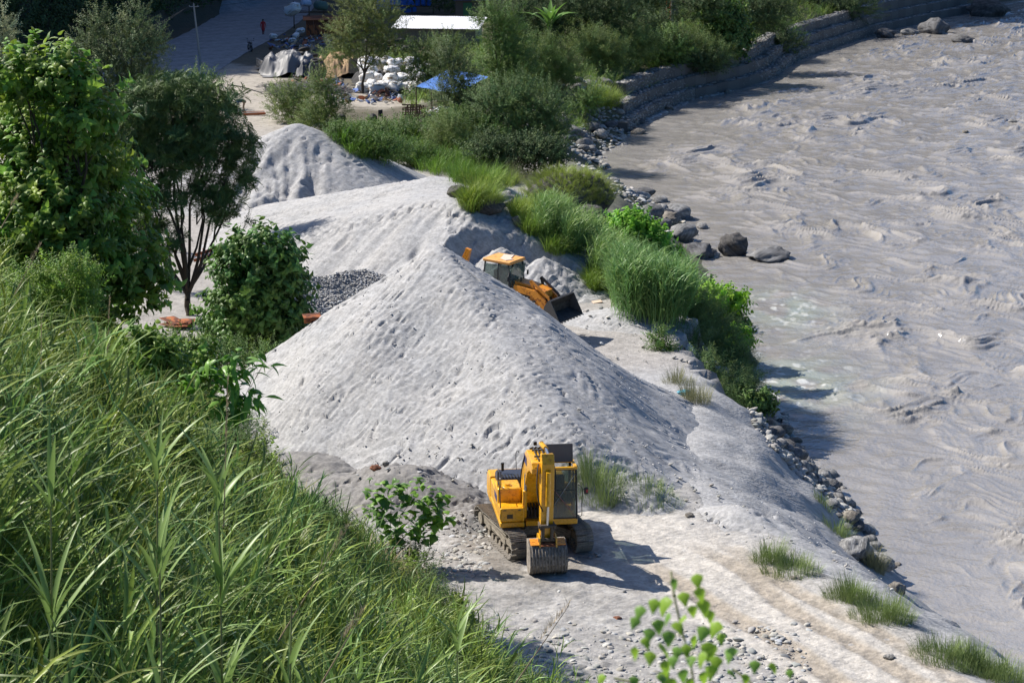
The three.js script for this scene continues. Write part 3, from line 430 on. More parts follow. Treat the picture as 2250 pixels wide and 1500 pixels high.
// ---- grass and weeds on the near hillside
reseed(21);
{
  const sets = { grass: [[], [], []], wide: [[], [], []], cane: [[], [], []], feather: [[], []], leafy: [[], [], []], dry: [[]] };
  const tryAt = (f) => { const x = R(-0.27 * f - 2, 0.08 * f + 2), hd = hillDist(x, f); return hd > -1.1 ? [x, hd] : null; };
  const put = (f) => {
    const t = tryAt(f); if (!t) return; const [x, hd] = t, y = ground(x, f), p = V(x, y, -f), z1 = nA(x * 0.22, f * 0.14), z2 = nB(x * 0.3 + 9, f * 0.2), z3 = nC(x * 0.5, f * 0.4), wind = V(R(-0.35, 0.6), 1, R(-0.35, 0.45)).normalize(), q = rnd();
    const big = (f < 46 ? 1.25 : 1) * (hd < 1.2 ? 0.7 : 1), lum = R(0.5, 1.2), tone = (z2 > 0.25 ? [1.12, 1.03, 0.7] : z1 < -0.3 ? [0.75, 0.92, 0.95] : [0.95, 1, 0.9]).map((c) => c * lum), i3 = Math.floor(rnd() * 3), d2 = () => V(R(-0.6, 0.6), 1, R(-0.5, 0.7)).normalize();
    const weed = (n, list, h, s) => { for (let k = 0; k < n; k++) list[k % list.length].push([p.clone().add(V(R(-0.25, 0.25), R(0, h), R(-0.25, 0.25))), d2(), R(0, 6.28), R(s, s * 1.8), tone]); };
    const leafy = f > 44 ? 0.0 : 0.22;
    if (z1 < -leafy && z3 > -0.35) { // weeds: feathery, or broad-leaved
      if (z2 > 0.3 && q < 0.6) weed(3, sets.leafy, 0.8, 0.42); else if (q < 0.72) weed(3, sets.feather, 0.75, 0.7); else sets.grass[i3].push([p, wind, R(0, 6.28), R(0.7, 1.3) * big, tone]);
    } else if (z2 > -0.05 && f < 70) { // tall cane and broad blades
      if (q < 0.3) sets.cane[i3].push([p, wind, R(0, 6.28), R(0.8, 1.4) * big, tone]); else if (q < 0.62) sets.wide[i3].push([p, wind, R(0, 6.28), R(0.8, 1.7) * big, tone]); else if (q < 0.68) weed(3, sets.leafy, 0.7, 0.4);
    } else { // fine grass with straw
      if (q < 0.1) sets.dry[0].push([p, wind, R(0, 6.28), R(0.8, 1.4)]); else if (q < 0.3) sets.wide[i3].push([p, wind, R(0, 6.28), R(0.7, 1.2) * big, tone]); else sets.grass[i3].push([p, wind, R(0, 6.28), R(0.7, 1.4) * big, tone]);
    }
  };
  for (let i = 0; i < 24000; i++) put(14 + 34 * Math.pow(rnd(), 0.75));
  for (let i = 0; i < 44000; i++) put(R(44, 100));
  const lab = { grass: 'fine arching green grass covering the near hillside', wide: 'broad-bladed green grass among the hillside growth', cane: 'tall leafy cane grass on the near hillside', feather: 'feathery green weeds on the near hillside', leafy: 'low broad-leaved weeds among the hillside grass', dry: 'dry straw-coloured grass in the hillside growth' };
  for (const k in sets) sets[k].forEach((l, i) => { if (l.length) tag(instances(k === 'cane' ? 'cane_grass' : k === 'feather' || k === 'leafy' ? 'weeds' : k === 'dry' ? 'dry_grass' : k === 'wide' ? 'broad_grass' : 'grass', k === 'dry' ? G.grass[0] : k === 'leafy' ? G.broad[i] : G[k][i], { grass: M.grass, wide: M.grass, cane: M.napier, feather: M.fern, leafy: M.broad, dry: M.dry }[k], l, scene, null, 0.35), lab[k], 'grass', null, 'stuff'); });
}
// ---------------------------------------------------------------- trees and shrubs, near to far
const foot3 = (u, v, f) => { const p = atF(u, v, f); p.y = terrain(p.x, f); return p; };
reseed(51);
const leafBig = [leaf(0.3, 0.25, 1, 0.3), leaf(0.27, 0.22, 1, 0.15), leaf(0.32, 0.26, 1, 0.5)];
const leafLong = [leaf(0.55, 0.19, 0, 0.35), leaf(0.5, 0.17, 0, 0.15), leaf(0.6, 0.2, 0, 0.55)];
const leafMats = [leafMat(0.12, 0.2, 0.03, 0.5, 0.5), leafMat(0.17, 0.27, 0.04, 0.5, 0.5), leafMat(0.09, 0.16, 0.04, 0.45, 0.6)];
// broadleaf tree at the left edge of the picture
plant('broadleaf_tree', 'tall bright broadleaf tree on the hillside at the left edge', 'tree', foot3(150, 780, 68), lobesAt(68, [[40, 165, 75, 50], [150, 185, 85, 62], [60, 260, 100, 70, 2], [185, 265, 85, 60], [70, 360, 130, 80, 1], [190, 370, 95, 75, 2], [100, 470, 140, 85], [230, 460, 90, 70, 2], [120, 570, 150, 75], [270, 570, 85, 70, 1], [230, 660, 110, 55, 1], [60, 660, 90, 60, 3], [330, 620, 45, 45, 1]]),
  { geo: G.broad, mat: M.broad, count: 3000, size: 0.95, r0: 0.2, inner: 0.55, gap: -0.02, clump: 2.6, vary: 0.45, leaves: (o, l) => singleLeaves(o, l, 300, leafBig, leafMats, 1.0) });
// dark tree with several stems
{
  const base = hit(412, 692), f = -base.z;
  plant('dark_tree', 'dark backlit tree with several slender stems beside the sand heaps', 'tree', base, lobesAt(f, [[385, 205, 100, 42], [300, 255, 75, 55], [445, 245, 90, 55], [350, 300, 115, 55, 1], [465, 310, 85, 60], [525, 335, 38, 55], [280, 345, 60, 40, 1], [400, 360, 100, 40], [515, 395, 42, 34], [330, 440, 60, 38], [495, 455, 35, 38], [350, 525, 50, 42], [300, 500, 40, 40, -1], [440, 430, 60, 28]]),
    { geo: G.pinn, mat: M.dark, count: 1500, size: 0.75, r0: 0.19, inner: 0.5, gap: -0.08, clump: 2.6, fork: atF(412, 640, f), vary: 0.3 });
}
// leafy tree at the foot of the sand heap
plant('leafy_tree', 'bushy tree with rounded glossy leaves left of the largest sand heap', 'tree', foot3(575, 775, 104), lobesAt(104, [[520, 548, 32, 22], [585, 545, 52, 40], [632, 580, 36, 28], [545, 600, 78, 48], [610, 635, 62, 52], [535, 670, 88, 52], [605, 705, 65, 50], [480, 715, 42, 40, 2], [650, 690, 26, 24], [620, 750, 45, 40], [520, 740, 70, 45]]),
  { geo: G.broad, mat: leafMat(0.075, 0.15, 0.03, 0.4, 0.5), count: 1500, size: 1.15, r0: 0.13, inner: 0.5, gap: -0.08, clump: 2.4, vary: 0.35, leaves: (o, l) => singleLeaves(o, l, 260, leafBig, [leafMat(0.09, 0.18, 0.035, 0.4, 0.5), leafMat(0.13, 0.25, 0.03, 0.4, 0.4)], 1.1) });
plant('undergrowth_bush', 'low dark bush below the leafy tree trunk', 'bush', foot3(470, 820, 96), lobesAt(96, [[430, 790, 80, 42], [520, 790, 70, 40], [370, 770, 50, 45], [590, 800, 60, 45], [350, 830, 60, 40]]), { geo: G.small, mat: M.mid, count: 1100, size: 0.85, r0: 0.06, inner: 0.4 });
plant('round_leaf_bush', 'yellow-green round-leaved bush at the top of the hillside grass', 'bush', foot3(330, 800, 62), lobesAt(62, [[300, 760, 40, 28], [350, 770, 40, 25], [420, 800, 55, 45, 3], [340, 800, 60, 30]]), { geo: G.broad, mat: M.broad, count: 330, size: 0.7, r0: 0.05, inner: 0.4 });
// shrub with long lance-shaped leaves: every leaf its own mesh
{
  const base = foot3(490, 935, 64), fs = 64;
  const o = thing('lance_leaf_shrub', 'shrub with large lance-shaped green leaves at the foot of the sand heap', 'shrub', base), inv = base.clone().negate();
  const lobes = lobesAt(fs, [[430, 835, 62, 38], [505, 805, 60, 36], [565, 795, 40, 26], [475, 870, 80, 36], [540, 865, 45, 24], [420, 885, 50, 26], [525, 905, 45, 20]]).map(({ c, r }) => ({ c: c.add(inv), r }));
  obj('stem', limbs(V(0, -0.2, 0), 0, lobes, 0.035), M.bark, o);
  singleLeaves(o, lobes, 230, leafLong, [leafMat(0.12, 0.26, 0.03, 0.4, 0.5), leafMat(0.08, 0.18, 0.03, 0.4, 0.5), leafMat(0.14, 0.29, 0.04, 0.4, 0.4)], 0.95);
}
// young tree in front of the stones
{
  const base = hit(872, 1250), fs = -base.z, lob = lobesAt(fs, [[850, 1070, 42, 32], [905, 1065, 40, 28], [955, 1100, 38, 30], [840, 1120, 40, 28], [910, 1120, 50, 34], [970, 1145, 32, 26], [870, 1165, 50, 22], [930, 1165, 40, 20]]);
  const o = thing('young_tree', 'young tree with heart-shaped leaves left of the excavator', 'tree', base), inv = base.clone().negate(), lobes = lob.map(({ c, r }) => ({ c: c.add(inv), r }));
  obj('trunk', limbs(V(0, -0.3, 0), 0, lobes, 0.035, atF(868, 1200, fs).add(inv)), M.bark, o);
  singleLeaves(o, lobes, 250, [leaf(0.21, 0.2, 1, 0.3), leaf(0.24, 0.22, 1, 0.45), leaf(0.18, 0.17, 1, 0.2)], [leafMat(0.12, 0.24, 0.025, 0.45, 0.4), leafMat(0.07, 0.15, 0.03, 0.4, 0.5), leafMat(0.15, 0.29, 0.035, 0.45, 0.4)], 1.45);
}
// twigs hanging close to the lens, out of focus
function twig(label, f, stem, leaves, s) {
  const base = atF(...stem[0], f), o = thing('leafy_twig', label, 'twig', base, 0, 'blurred twigs close to the camera'), inv = base.clone().negate();
  obj('stem', tube(stem.map(([u, v], i) => atF(u, v, f + 0.05 * i).add(inv)), 0.0035, 5), M.stem, o);
  const gs = [leaf(0.062, 0.05, 1, 0.2), leaf(0.055, 0.046, 1, 0.4)], ms = [leafMat(0.22, 0.36, 0.03, 0.6, 0.2), leafMat(0.13, 0.25, 0.035, 0.5, 0.3)];
  leaves.forEach(([u, v], i) => { const m = new THREE.Mesh(gs[i % 2], ms[i % 3 ? 0 : 1]); m.name = 'leaf'; m.position.copy(atF(u, v, f + R(-0.15, 0.15)).add(inv)); m.rotation.set(R(0.5, 1.3), R(-1.1, 1.1), R(-0.5, 0.5), 'YXZ'); m.scale.setScalar(s * R(0.55, 0.85)); m.castShadow = m.receiveShadow = true; o.add(m); });
}
reseed(61);
twig('blurred bright green twig reaching up over the dirt track', 5.2, [[1545, 1700], [1530, 1560], [1520, 1470], [1500, 1390], [1480, 1300], [1475, 1255]], [[1410, 1330], [1440, 1315], [1465, 1310], [1480, 1270], [1530, 1260], [1535, 1290], [1470, 1345], [1520, 1330], [1560, 1340], [1430, 1380], [1485, 1365], [1415, 1400], [1550, 1375], [1525, 1395], [1450, 1410], [1490, 1420], [1560, 1410], [1460, 1450], [1520, 1440], [1585, 1390], [1575, 1440], [1500, 1470], [1470, 1490], [1545, 1475], [1400, 1355], [1500, 1300], [1545, 1315], [1445, 1360], [1505, 1350], [1580, 1365], [1470, 1385], [1510, 1415], [1430, 1430], [1480, 1440], [1545, 1430], [1565, 1460], [1450, 1480], [1515, 1490], [1395, 1420], [1610, 1420]], 1.0);
twig('blurred green twig along the bottom edge of the picture', 5.6, [[1480, 1720], [1500, 1600], [1420, 1510], [1350, 1490]], [[1290, 1495], [1325, 1480], [1360, 1500], [1395, 1485], [1430, 1500], [1455, 1475], [1310, 1510]], 0.9);
twig('blurred green twig beside the lower right track', 5.9, [[1720, 1720], [1700, 1600], [1660, 1510], [1610, 1470]], [[1600, 1470], [1640, 1480], [1625, 1500], [1660, 1450], [1695, 1455], [1690, 1500], [1735, 1470], [1580, 1500]], 0.85);
// tall grass plants standing out of the hillside growth
function reedGrass(label, base, top, f, rosettes, w, group) {
  const b = foot3(...base, f), t = atF(...top, f), o = thing('tall_grass_plant', label, 'grass', b, 0, group), d = t.clone().sub(b), len = d.length();
  obj('stem', bar([0, -0.2, 0], d, 0.02, 0.008, 6), M.stem, o);
  for (const [h, n, l] of rosettes) for (let i = 0; i < n; i++) { const p = d.clone().multiplyScalar(h + R(-0.04, 0.04)), m = new THREE.Mesh(blade(l * 1.25 * R(0.75, 1.15), w * 1.7 * R(0.8, 1.2), R(0.15, 0.7), R(0.2, 0.9), i * 2.4 + R(-0.3, 0.3), 6), M.napier); m.name = 'leaf'; m.position.copy(p); m.castShadow = m.receiveShadow = true; o.add(m); }
}
reedGrass('tall green reed with a fan of broad leaves in the middle of the near grass', [478, 1420], [480, 1110], 24, [[0.55, 8, 0.8], [0.8, 10, 0.9], [1, 8, 0.7]], 0.05, 'tall reeds of the near hillside');
reedGrass('tall reed with long pale leaves left of the middle of the near grass', [330, 1400], [345, 1010], 26, [[0.3, 7, 0.9], [0.6, 9, 1.0], [0.95, 7, 0.8]], 0.045, 'tall reeds of the near hillside');
reedGrass('arching reed in the left part of the near grass', [90, 1480], [110, 1080], 21, [[0.4, 8, 0.8], [0.7, 9, 0.9], [0.98, 7, 0.7]], 0.036, 'tall reeds of the near hillside');
reedGrass('broad-leaved cane standing up at the left behind the near grass', [215, 1050], [225, 830], 45, [[0.3, 7, 1.3], [0.6, 9, 1.4], [0.95, 9, 1.2]], 0.085, 'tall reeds of the near hillside');
reedGrass('yellow-green reed low in the near grass at the bottom', [340, 1560], [350, 1240], 19, [[0.4, 8, 0.7], [0.7, 8, 0.7], [1, 6, 0.6]], 0.035, 'tall reeds of the near hillside');
reedGrass('short reed at the bottom centre beside the stones', [1000, 1560], [1005, 1410], 33, [[0.3, 8, 0.9], [0.7, 9, 0.9], [1, 7, 0.7]], 0.045, 'tall reeds of the near hillside');
reedGrass('bright reed at the very bottom left of centre', [600, 1590], [640, 1330], 20, [[0.5, 7, 0.6], [0.85, 7, 0.6]], 0.03, 'tall reeds of the near hillside');
// dry flowering stalks
function plume(label, a, b, f) { const p = foot3(...a, f), q = atF(...a, f), r = atF(...b, f); const base = q.y < p.y ? p : q, o = thing('dry_stalk', label, 'dry stalk', base, 0, 'dry grass stalks'), d = r.clone().sub(base), L = []; obj('stem', bar([0, -0.15, 0], d, 0.008, 0.003, 5), M.reed, o);
  for (let i = 0; i < 46; i++) { const t = R(0.55, 1), g = blade(R(0.05, 0.12), 0.007, R(0.15, 0.5), 0.3, R(0, 6.28), 2); g.translate(d.x * t, d.y * t, d.z * t); L.push(g); } obj('plume', mergeGeometries(L), M.dry, o); }
plume('tall dry brown plume rising from the middle of the near grass', [490, 1130], [500, 835], 24); plume('thin dry stalk at the left of the near grass', [88, 960], [90, 700], 36); plume('dry stalk leaning right at the bottom of the near grass', [690, 1490], [800, 1340], 18); plume('long dry stalk leaning right beside the bottom centre', [1110, 1500], [1250, 1330], 19); plume('dry stalk leaning right at the lower middle of the grass', [610, 1380], [770, 1150], 24); plume('dry stalk at the far left below the broadleaf tree', [30, 630], [90, 535], 42); plume('second thin dry stalk at the far left below the broadleaf tree', [0, 480], [40, 432], 34); plume('dry stalk beside the round-leaved bush', [235, 760], [240, 655], 46);
// bush and shrubs on the left
plant('hillside_bush', 'bright green small-leaved bush below the broadleaf tree', 'bush', foot3(110, 760, 50), lobesAt(50, [[140, 605, 60, 36], [60, 650, 60, 45], [150, 660, 75, 40], [60, 710, 90, 45], [180, 620, 36, 40]]), { geo: G.small, mat: M.broad, count: 900, size: 0.62, r0: 0.05, inner: 0.4 });
plant('feathery_tree', 'feathery olive-green tree in front of the shaded hill at the upper left', 'tree', foot3(245, 330, 128), lobesAt(128, [[212, 55, 22, 36], [300, 45, 32, 38], [195, 110, 42, 40], [285, 105, 62, 50], [235, 165, 75, 52], [335, 100, 30, 40], [310, 185, 65, 55], [195, 235, 55, 50], [270, 250, 70, 45]]), { geo: G.feather, mat: leafMat(0.085, 0.12, 0.045, 0.3, 0.25), count: 2600, size: 1.15, r0: 0.16, bark: M.paleBark, inner: 0.55 });
plant('pale_shrub', 'pale grey-green shrub cut by the upper left edge', 'shrub', foot3(5, 200, 120), lobesAt(120, [[5, 60, 30, 35], [0, 100, 30, 30], [10, 140, 26, 36]]), { geo: G.small, mat: leafMat(0.22, 0.25, 0.14, 0.3, 0.2), count: 320, size: 0.9, r0: 0.08 });
plant('fern_bank', 'dense leafy bank along the bend of the dirt road behind the dark tree', 'bush', hit(420, 250), lobesAt(186, [[400, 195, 60, 32], [450, 190, 40, 34], [480, 230, 36, 36], [350, 230, 60, 40], [430, 250, 60, 36]]), { geo: G.small, mat: M.mid, count: 1500, size: 1.2, r0: 0.1 });
// the river bank behind the heaps: cane, bushes, trees (lobes in the photograph, standing on the terrain under them)
const bank = 'bushes of the river bank';
function bush(name, label, base, lobes, geo, mat, count, size, more = {}) { const b = more.f ? foot3(...base, more.f) : hit(...base), f = -b.z; return plant(name, label, more.tree ? 'tree' : 'bush', b, lobesAt(f, lobes), { geo, mat, count, size, r0: more.r0 || 0.07, group: more.group || bank, ...more }); }
bush('river_tree', 'bright rounded tree on the river bank above the stony point', [1400, 600], [[1390, 495, 45, 28], [1375, 535, 55, 36], [1430, 545, 52, 40], [1450, 590, 42, 40], [1385, 575, 60, 34], [1480, 600, 35, 34]], G.broad, leafMat(0.12, 0.27, 0.02, 0.45, 0.3), 1700, 0.95, { tree: true, r0: 0.13, f: 131 });
bush('drooping_tree', 'tall feathery tree leaning over the water below the cane', [1560, 860], [[1530, 690, 60, 42], [1560, 750, 62, 50], [1600, 800, 52, 48], [1560, 810, 60, 55], [1620, 830, 36, 36], [1500, 720, 30, 40], [1600, 860, 46, 40, -7], [1570, 890, 44, 40, -9], [1520, 760, 40, 40, -4], [1640, 870, 30, 32, -7], [1545, 830, 44, 44, -7]], G.fine, leafMat(0.085, 0.14, 0.04, 0.3, 0.2), 3600, 1.05, { tree: true, r0: 0.14, f: 112 });
bush('dark_bank_bush', 'dark leafy bush hanging over the river behind the feathery tree', [1560, 720], [[1510, 640, 40, 30], [1550, 650, 30, 22], [1590, 690, 36, 30], [1470, 640, 40, 26], [1600, 740, 40, 30], [1620, 720, 26, 20]], G.broad, M.mid, 1100, 0.85, { f: 120 });
bush('bank_shrub', 'leafy shrub in front of the cane beside the loader', [1330, 650], [[1310, 610, 26, 22], [1345, 640, 26, 20]], G.small, M.mid, 420, 0.9, { f: 118 });
bush('bank_shrub', 'small-leaved shrub between the dark boulder and the cane', [1250, 520], [[1220, 490, 30, 18], [1260, 500, 28, 16]], G.small, M.broad, 420, 0.9, { f: 138 });
bush('bank_shrub', 'dark shrub at the lower edge of the cane above the eroded bank', [1460, 730], [[1440, 690, 34, 20], [1480, 700, 30, 24]], G.small, M.mid, 520, 0.9, { f: 112 });
bush('leafy_bank_bush', 'yellow-green leafy bush at the tip of the river bank growth', [1600, 740], [[1570, 650, 34, 20], [1610, 660, 26, 18], [1625, 745, 24, 18]], G.broad, M.bright, 330, 0.85, { f: 116 });
bush('shore_bush', 'small dark bush at the water edge below the feathery tree', [1640, 920], [[1650, 885, 34, 28], [1620, 905, 34, 24], [1682, 885, 18, 16], [1600, 900, 36, 36], [1640, 925, 30, 18]], G.broad, M.mid, 700, 0.75, { f: 104 });
bush('cliff_bush', 'narrow upright bush on the eroded edge right of the loader bucket', [1460, 800], [[1450, 750, 16, 26], [1470, 785, 22, 20]], G.small, M.mid, 220, 0.9, { f: 103.5 });
const far = 'bushes and trees round the village';
[['village_shrub', 'olive shrub at the bend of the dirt road above the farthest sand heap', [640, 268], [[635, 215, 48, 30], [650, 245, 55, 26]], G.feather, M.fern, 800, 1.3],
 ['village_shrub', 'tall olive shrub in front of the scrap nets', [715, 285], [[705, 190, 26, 36], [720, 235, 45, 36], [690, 262, 45, 24]], G.feather, M.fern, 800, 1.3],
 ['village_tree', 'open-crowned tree growing out of the heap of white sacks', [795, 205], [[770, 70, 45, 40], [830, 45, 55, 40], [800, 15, 60, 30], [860, 90, 40, 26], [755, 115, 40, 28], [820, 120, 40, 22]], G.feather, leafMat(0.11, 0.14, 0.04, 0.3, 0.2), 1300, 1.5, 1],
 ['village_tree', 'slim dark tree beside the blue tarpaulin roof', [1018, 285], [[1010, 175, 40, 40], [1000, 215, 50, 36], [1030, 240, 40, 30], [985, 130, 36, 30]], G.feather, leafMat(0.07, 0.1, 0.035, 0.3, 0.2), 1000, 1.5, 1],
 ['village_tree', 'tree in front of the white hut roof', [950, 210], [[945, 120, 36, 34], [985, 105, 32, 28], [920, 150, 40, 30], [960, 160, 40, 30]], G.feather, M.fern, 900, 1.4, 1],
 ['village_tree', 'tall tree right of the white hut', [1110, 260], [[1100, 60, 45, 45], [1120, 110, 50, 45], [1085, 150, 46, 40], [1140, 160, 45, 45], [1075, 35, 30, 24]], G.feather, M.mid, 1500, 1.5, 1],
 ['village_tree', 'bushy tree behind the stony beach', [1180, 330], [[1130, 215, 55, 45], [1190, 240, 55, 50], [1150, 285, 60, 40], [1210, 290, 45, 36], [1080, 240, 45, 45]], G.feather, leafMat(0.07, 0.12, 0.035, 0.3, 0.2), 2000, 1.4, 1],
 ['feather_bush', 'bright feathery bush sloping down to the wire-stone wall', [1230, 215], [[1185, 120, 40, 36], [1225, 150, 36, 34], [1255, 165, 26, 26], [1180, 165, 40, 36]], G.fine, leafMat(0.1, 0.15, 0.035, 0.3, 0.2), 1100, 1.7],
 ['bank_bush', 'dark bush at the river side of the grassy slope', [1190, 385], [[1170, 335, 55, 32], [1120, 345, 50, 28], [1215, 345, 36, 28], [1080, 330, 50, 28]], G.small, M.wood, 1200, 1.3],
 ['bank_bush', 'green bush in front of the plastic chair', [890, 320], [[870, 290, 70, 22], [940, 300, 60, 26], [800, 300, 50, 22]], G.small, M.mid, 1500, 1.1],
 ['bank_bush', 'tall reedy bush in the middle of the grassy slope', [985, 345], [[985, 300, 30, 32], [1000, 335, 40, 22]], G.fine, M.fern, 600, 1.5],
 ['bank_bush', 'rounded green bush above the dark pointed boulder', [900, 365], [[860, 335, 60, 22], [920, 345, 45, 22], [970, 365, 50, 22]], G.small, M.mid, 1200, 1.0],
 ['terrace_bush', 'feathery shrub at the left end of the wire-stone wall top', [1310, 150], [[1295, 105, 36, 32], [1335, 115, 36, 30]], G.fine, M.fern, 700, 1.7],
 ['terrace_bush', 'bright feathery shrub beside the banana plants', [1380, 150], [[1370, 120, 40, 30], [1405, 95, 30, 26]], G.fine, leafMat(0.1, 0.15, 0.035, 0.3, 0.2), 700, 1.7],
 ['terrace_bush', 'round green shrub on the middle of the wire-stone wall top', [1450, 150], [[1440, 115, 40, 30], [1480, 100, 36, 34]], G.feather, M.mid, 800, 1.7],
 ['terrace_bush', 'shrub right of the red framed pillar', [1520, 140], [[1515, 105, 36, 30], [1550, 115, 36, 26], [1580, 125, 26, 20]], G.fine, M.fern, 800, 1.7],
 ['terrace_tree', 'leafy tree above the wire-stone wall right of the pillar', [1600, 130], [[1585, 25, 45, 36], [1600, 65, 40, 30], [1570, 50, 30, 30], [1615, 95, 30, 26]], G.broad, M.mid, 1000, 1.5, 1],
 ['terrace_tree', 'shaded tree near the bend of the wire-stone wall', [1690, 100], [[1680, 55, 45, 26], [1720, 70, 36, 20], [1650, 70, 30, 24]], G.feather, M.mid, 800, 1.6, 1],
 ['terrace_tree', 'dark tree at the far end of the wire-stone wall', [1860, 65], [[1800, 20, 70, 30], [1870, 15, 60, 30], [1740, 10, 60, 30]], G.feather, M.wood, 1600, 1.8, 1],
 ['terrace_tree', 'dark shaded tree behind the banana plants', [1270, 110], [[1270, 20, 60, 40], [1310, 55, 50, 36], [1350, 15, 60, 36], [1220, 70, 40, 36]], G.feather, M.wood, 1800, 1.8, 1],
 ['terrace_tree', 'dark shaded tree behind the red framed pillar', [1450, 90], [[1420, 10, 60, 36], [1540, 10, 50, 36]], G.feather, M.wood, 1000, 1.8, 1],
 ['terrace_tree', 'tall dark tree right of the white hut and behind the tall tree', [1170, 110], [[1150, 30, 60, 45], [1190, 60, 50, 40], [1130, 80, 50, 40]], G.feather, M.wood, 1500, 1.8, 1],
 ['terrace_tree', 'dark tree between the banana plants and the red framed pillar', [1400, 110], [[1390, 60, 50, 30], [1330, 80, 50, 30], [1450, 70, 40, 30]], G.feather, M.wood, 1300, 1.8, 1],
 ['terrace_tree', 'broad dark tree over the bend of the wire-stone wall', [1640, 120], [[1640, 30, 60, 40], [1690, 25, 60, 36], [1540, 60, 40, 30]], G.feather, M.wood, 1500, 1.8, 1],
 ['terrace_bush', 'dark bush spilling over the middle of the wire-stone wall', [1500, 165], [[1480, 140, 50, 22], [1540, 135, 46, 20], [1420, 145, 50, 20]], G.small, M.wood, 1200, 1.4],
 ['terrace_bush', 'dark bush spilling over the bend of the wire-stone wall', [1680, 125], [[1660, 105, 50, 22], [1720, 95, 46, 18], [1610, 120, 40, 18]], G.small, M.wood, 1200, 1.4],
 ['bank_bush', 'dark green bush between the blue shelter and the stony beach', [1050, 330], [[1040, 285, 60, 30], [990, 270, 50, 24], [1100, 300, 50, 30]], G.small, M.mid, 1400, 1.2],
 ['bank_bush', 'leafy green bush on the slope above the far boulders', [820, 345], [[790, 310, 50, 20], [840, 325, 50, 20], [750, 295, 36, 18]], G.small, M.mid, 1000, 1.0],
 ['beach_shrub', 'small shrub on the near edge of the stony beach', [1280, 270], [[1275, 230, 22, 22], [1300, 215, 24, 18]], G.feather, M.mid, 300, 1.3],
].forEach(([n, label, base, lobes, geo, mat, count, size, tree]) => bush(n, label, base, lobes, geo, mat, count, size, { group: far, tree: !!tree, r0: tree ? 0.14 : 0.08, inner: 0.45 }));
// banana plants
function banana(label, u, v, n, s) {
  const b = hit(u, v), o = thing('banana_plant', label, 'banana plant', b, R(0, 6), 'banana plants above the wire-stone wall');
  obj('stem', bar([0, -0.2, 0], [0.1, 2.0 * s, 0], 0.16 * s, 0.09 * s, 9), M.stem, o);
  for (let i = 0; i < n; i++) { const m = new THREE.Mesh(blade(2.3 * s * R(0.8, 1.15), 0.5 * s, R(0.1, 0.7), R(0.7, 1.7), i * 2.4 + R(-0.3, 0.3), 7, 0.1, 0, 1.9 * s), leafMat(0.1, 0.2, 0.035, 0.45, 0.4)); m.name = 'leaf'; m.castShadow = m.receiveShadow = true; o.add(m); }
}
banana('banana plant with a bright upright leaf left of the red framed pillar', 1385, 95, 9, 1.0); banana('banana plant with wide drooping leaves next to the red framed pillar', 1435, 95, 9, 0.9); banana('tall banana plant in the shade right of the white hut', 1205, 130, 11, 1.5); banana('banana plant with a torn yellow leaf at the top edge', 1150, 60, 8, 1.2);
// cane and grass on the river bank, tufts beside the track
reseed(71);
{
  const cane = [[], [], []], gr = [[], [], []], up = [[], []];
  const area = (list, n, poly, s0, s1, tone) => { for (let i = 0; i < n; i++) { const t = Math.floor(rnd() * poly.length), [u, v, ru, rv] = poly[t], a = R(0, 6.28), r = Math.sqrt(rnd()), p = hit(u + Math.cos(a) * ru * r, v + Math.sin(a) * rv * r); list[Math.floor(rnd() * list.length)].push([p, V(R(-0.2, 0.35), 1, R(-0.2, 0.3)).normalize(), R(0, 6.28), R(s0, s1), tone]); } };
  area(cane, 800, [[1215, 515, 36, 18], [1275, 550, 42, 18], [1335, 600, 40, 22]], 0.9, 1.4, [1, 1.05, 1]);
  area(cane, 1000, [[1400, 680, 60, 35], [1440, 690, 50, 30], [1470, 700, 40, 30], [1370, 660, 30, 25]], 1.2, 1.8, [0.8, 0.95, 0.95]);
  area(gr, 500, [[1235, 545, 36, 16], [1325, 625, 36, 16], [1180, 505, 30, 14]], 0.9, 1.4, [0.8, 0.85, 0.7]);
  area(gr, 1100, [[870, 330, 110, 25], [980, 360, 80, 25], [820, 310, 80, 15], [1060, 390, 70, 20]], 1.2, 2.0, [0.6, 0.75, 0.5]);
  area(gr, 500, [[1430, 205, 60, 8], [1330, 225, 50, 14], [1480, 215, 25, 8]], 1.4, 2.4, [1, 0.95, 0.9]);
  area(gr, 500, [[1080, 400, 60, 20], [1050, 450, 40, 15], [1160, 470, 40, 15]], 1.0, 1.6, [1, 0.95, 0.75]);
  cane.forEach((l, i) => tag(instances('bank_cane', G.cane[i], M.napier, l, scene), 'tall cane grass on the river bank', 'cane grass', null, 'stuff'));
  gr.forEach((l, i) => tag(instances('bank_grass', G.grass[i], M.grass, l, scene), 'green grass on the river bank', 'grass', null, 'stuff'));
}
function tuftThing(label, u, v, ru, n, h, mat, f) {
  const b = f ? foot3(u, v, f) : hit(u, v), k = -b.z / FOC, w = ru * k * 1.35, L = []; n *= 1.7;
  for (let i = 0; i < n; i++) { const a = R(0, 6.28), r = w * Math.sqrt(rnd()), x = Math.cos(a) * r, z = Math.sin(a) * r * 0.8, y = terrain(b.x + x, -(b.z + z)) - b.y; const c = sstep(-0.5, 0.6, nA((b.x + x) * 1.3, (b.z + z) * 1.3)), q = r / w; if (rnd() > 0.25 + 0.75 * c * (1 - q * 0.5)) continue; L.push(blade(h * R(0.35, 1.15) * (1 - 0.45 * q) * (0.6 + 0.4 * c), R(0.01, 0.018), R(0, 0.25) + q * R(0, 0.5), R(0.15, 0.9), a + R(-1, 1), 3, x, z, y - 0.03)); }
  const m = obj('grass_tuft', mergeGeometries(L), mat); m.position.copy(b); return tag(m, label, 'grass tuft', 'grass tufts beside the track and the river');
}
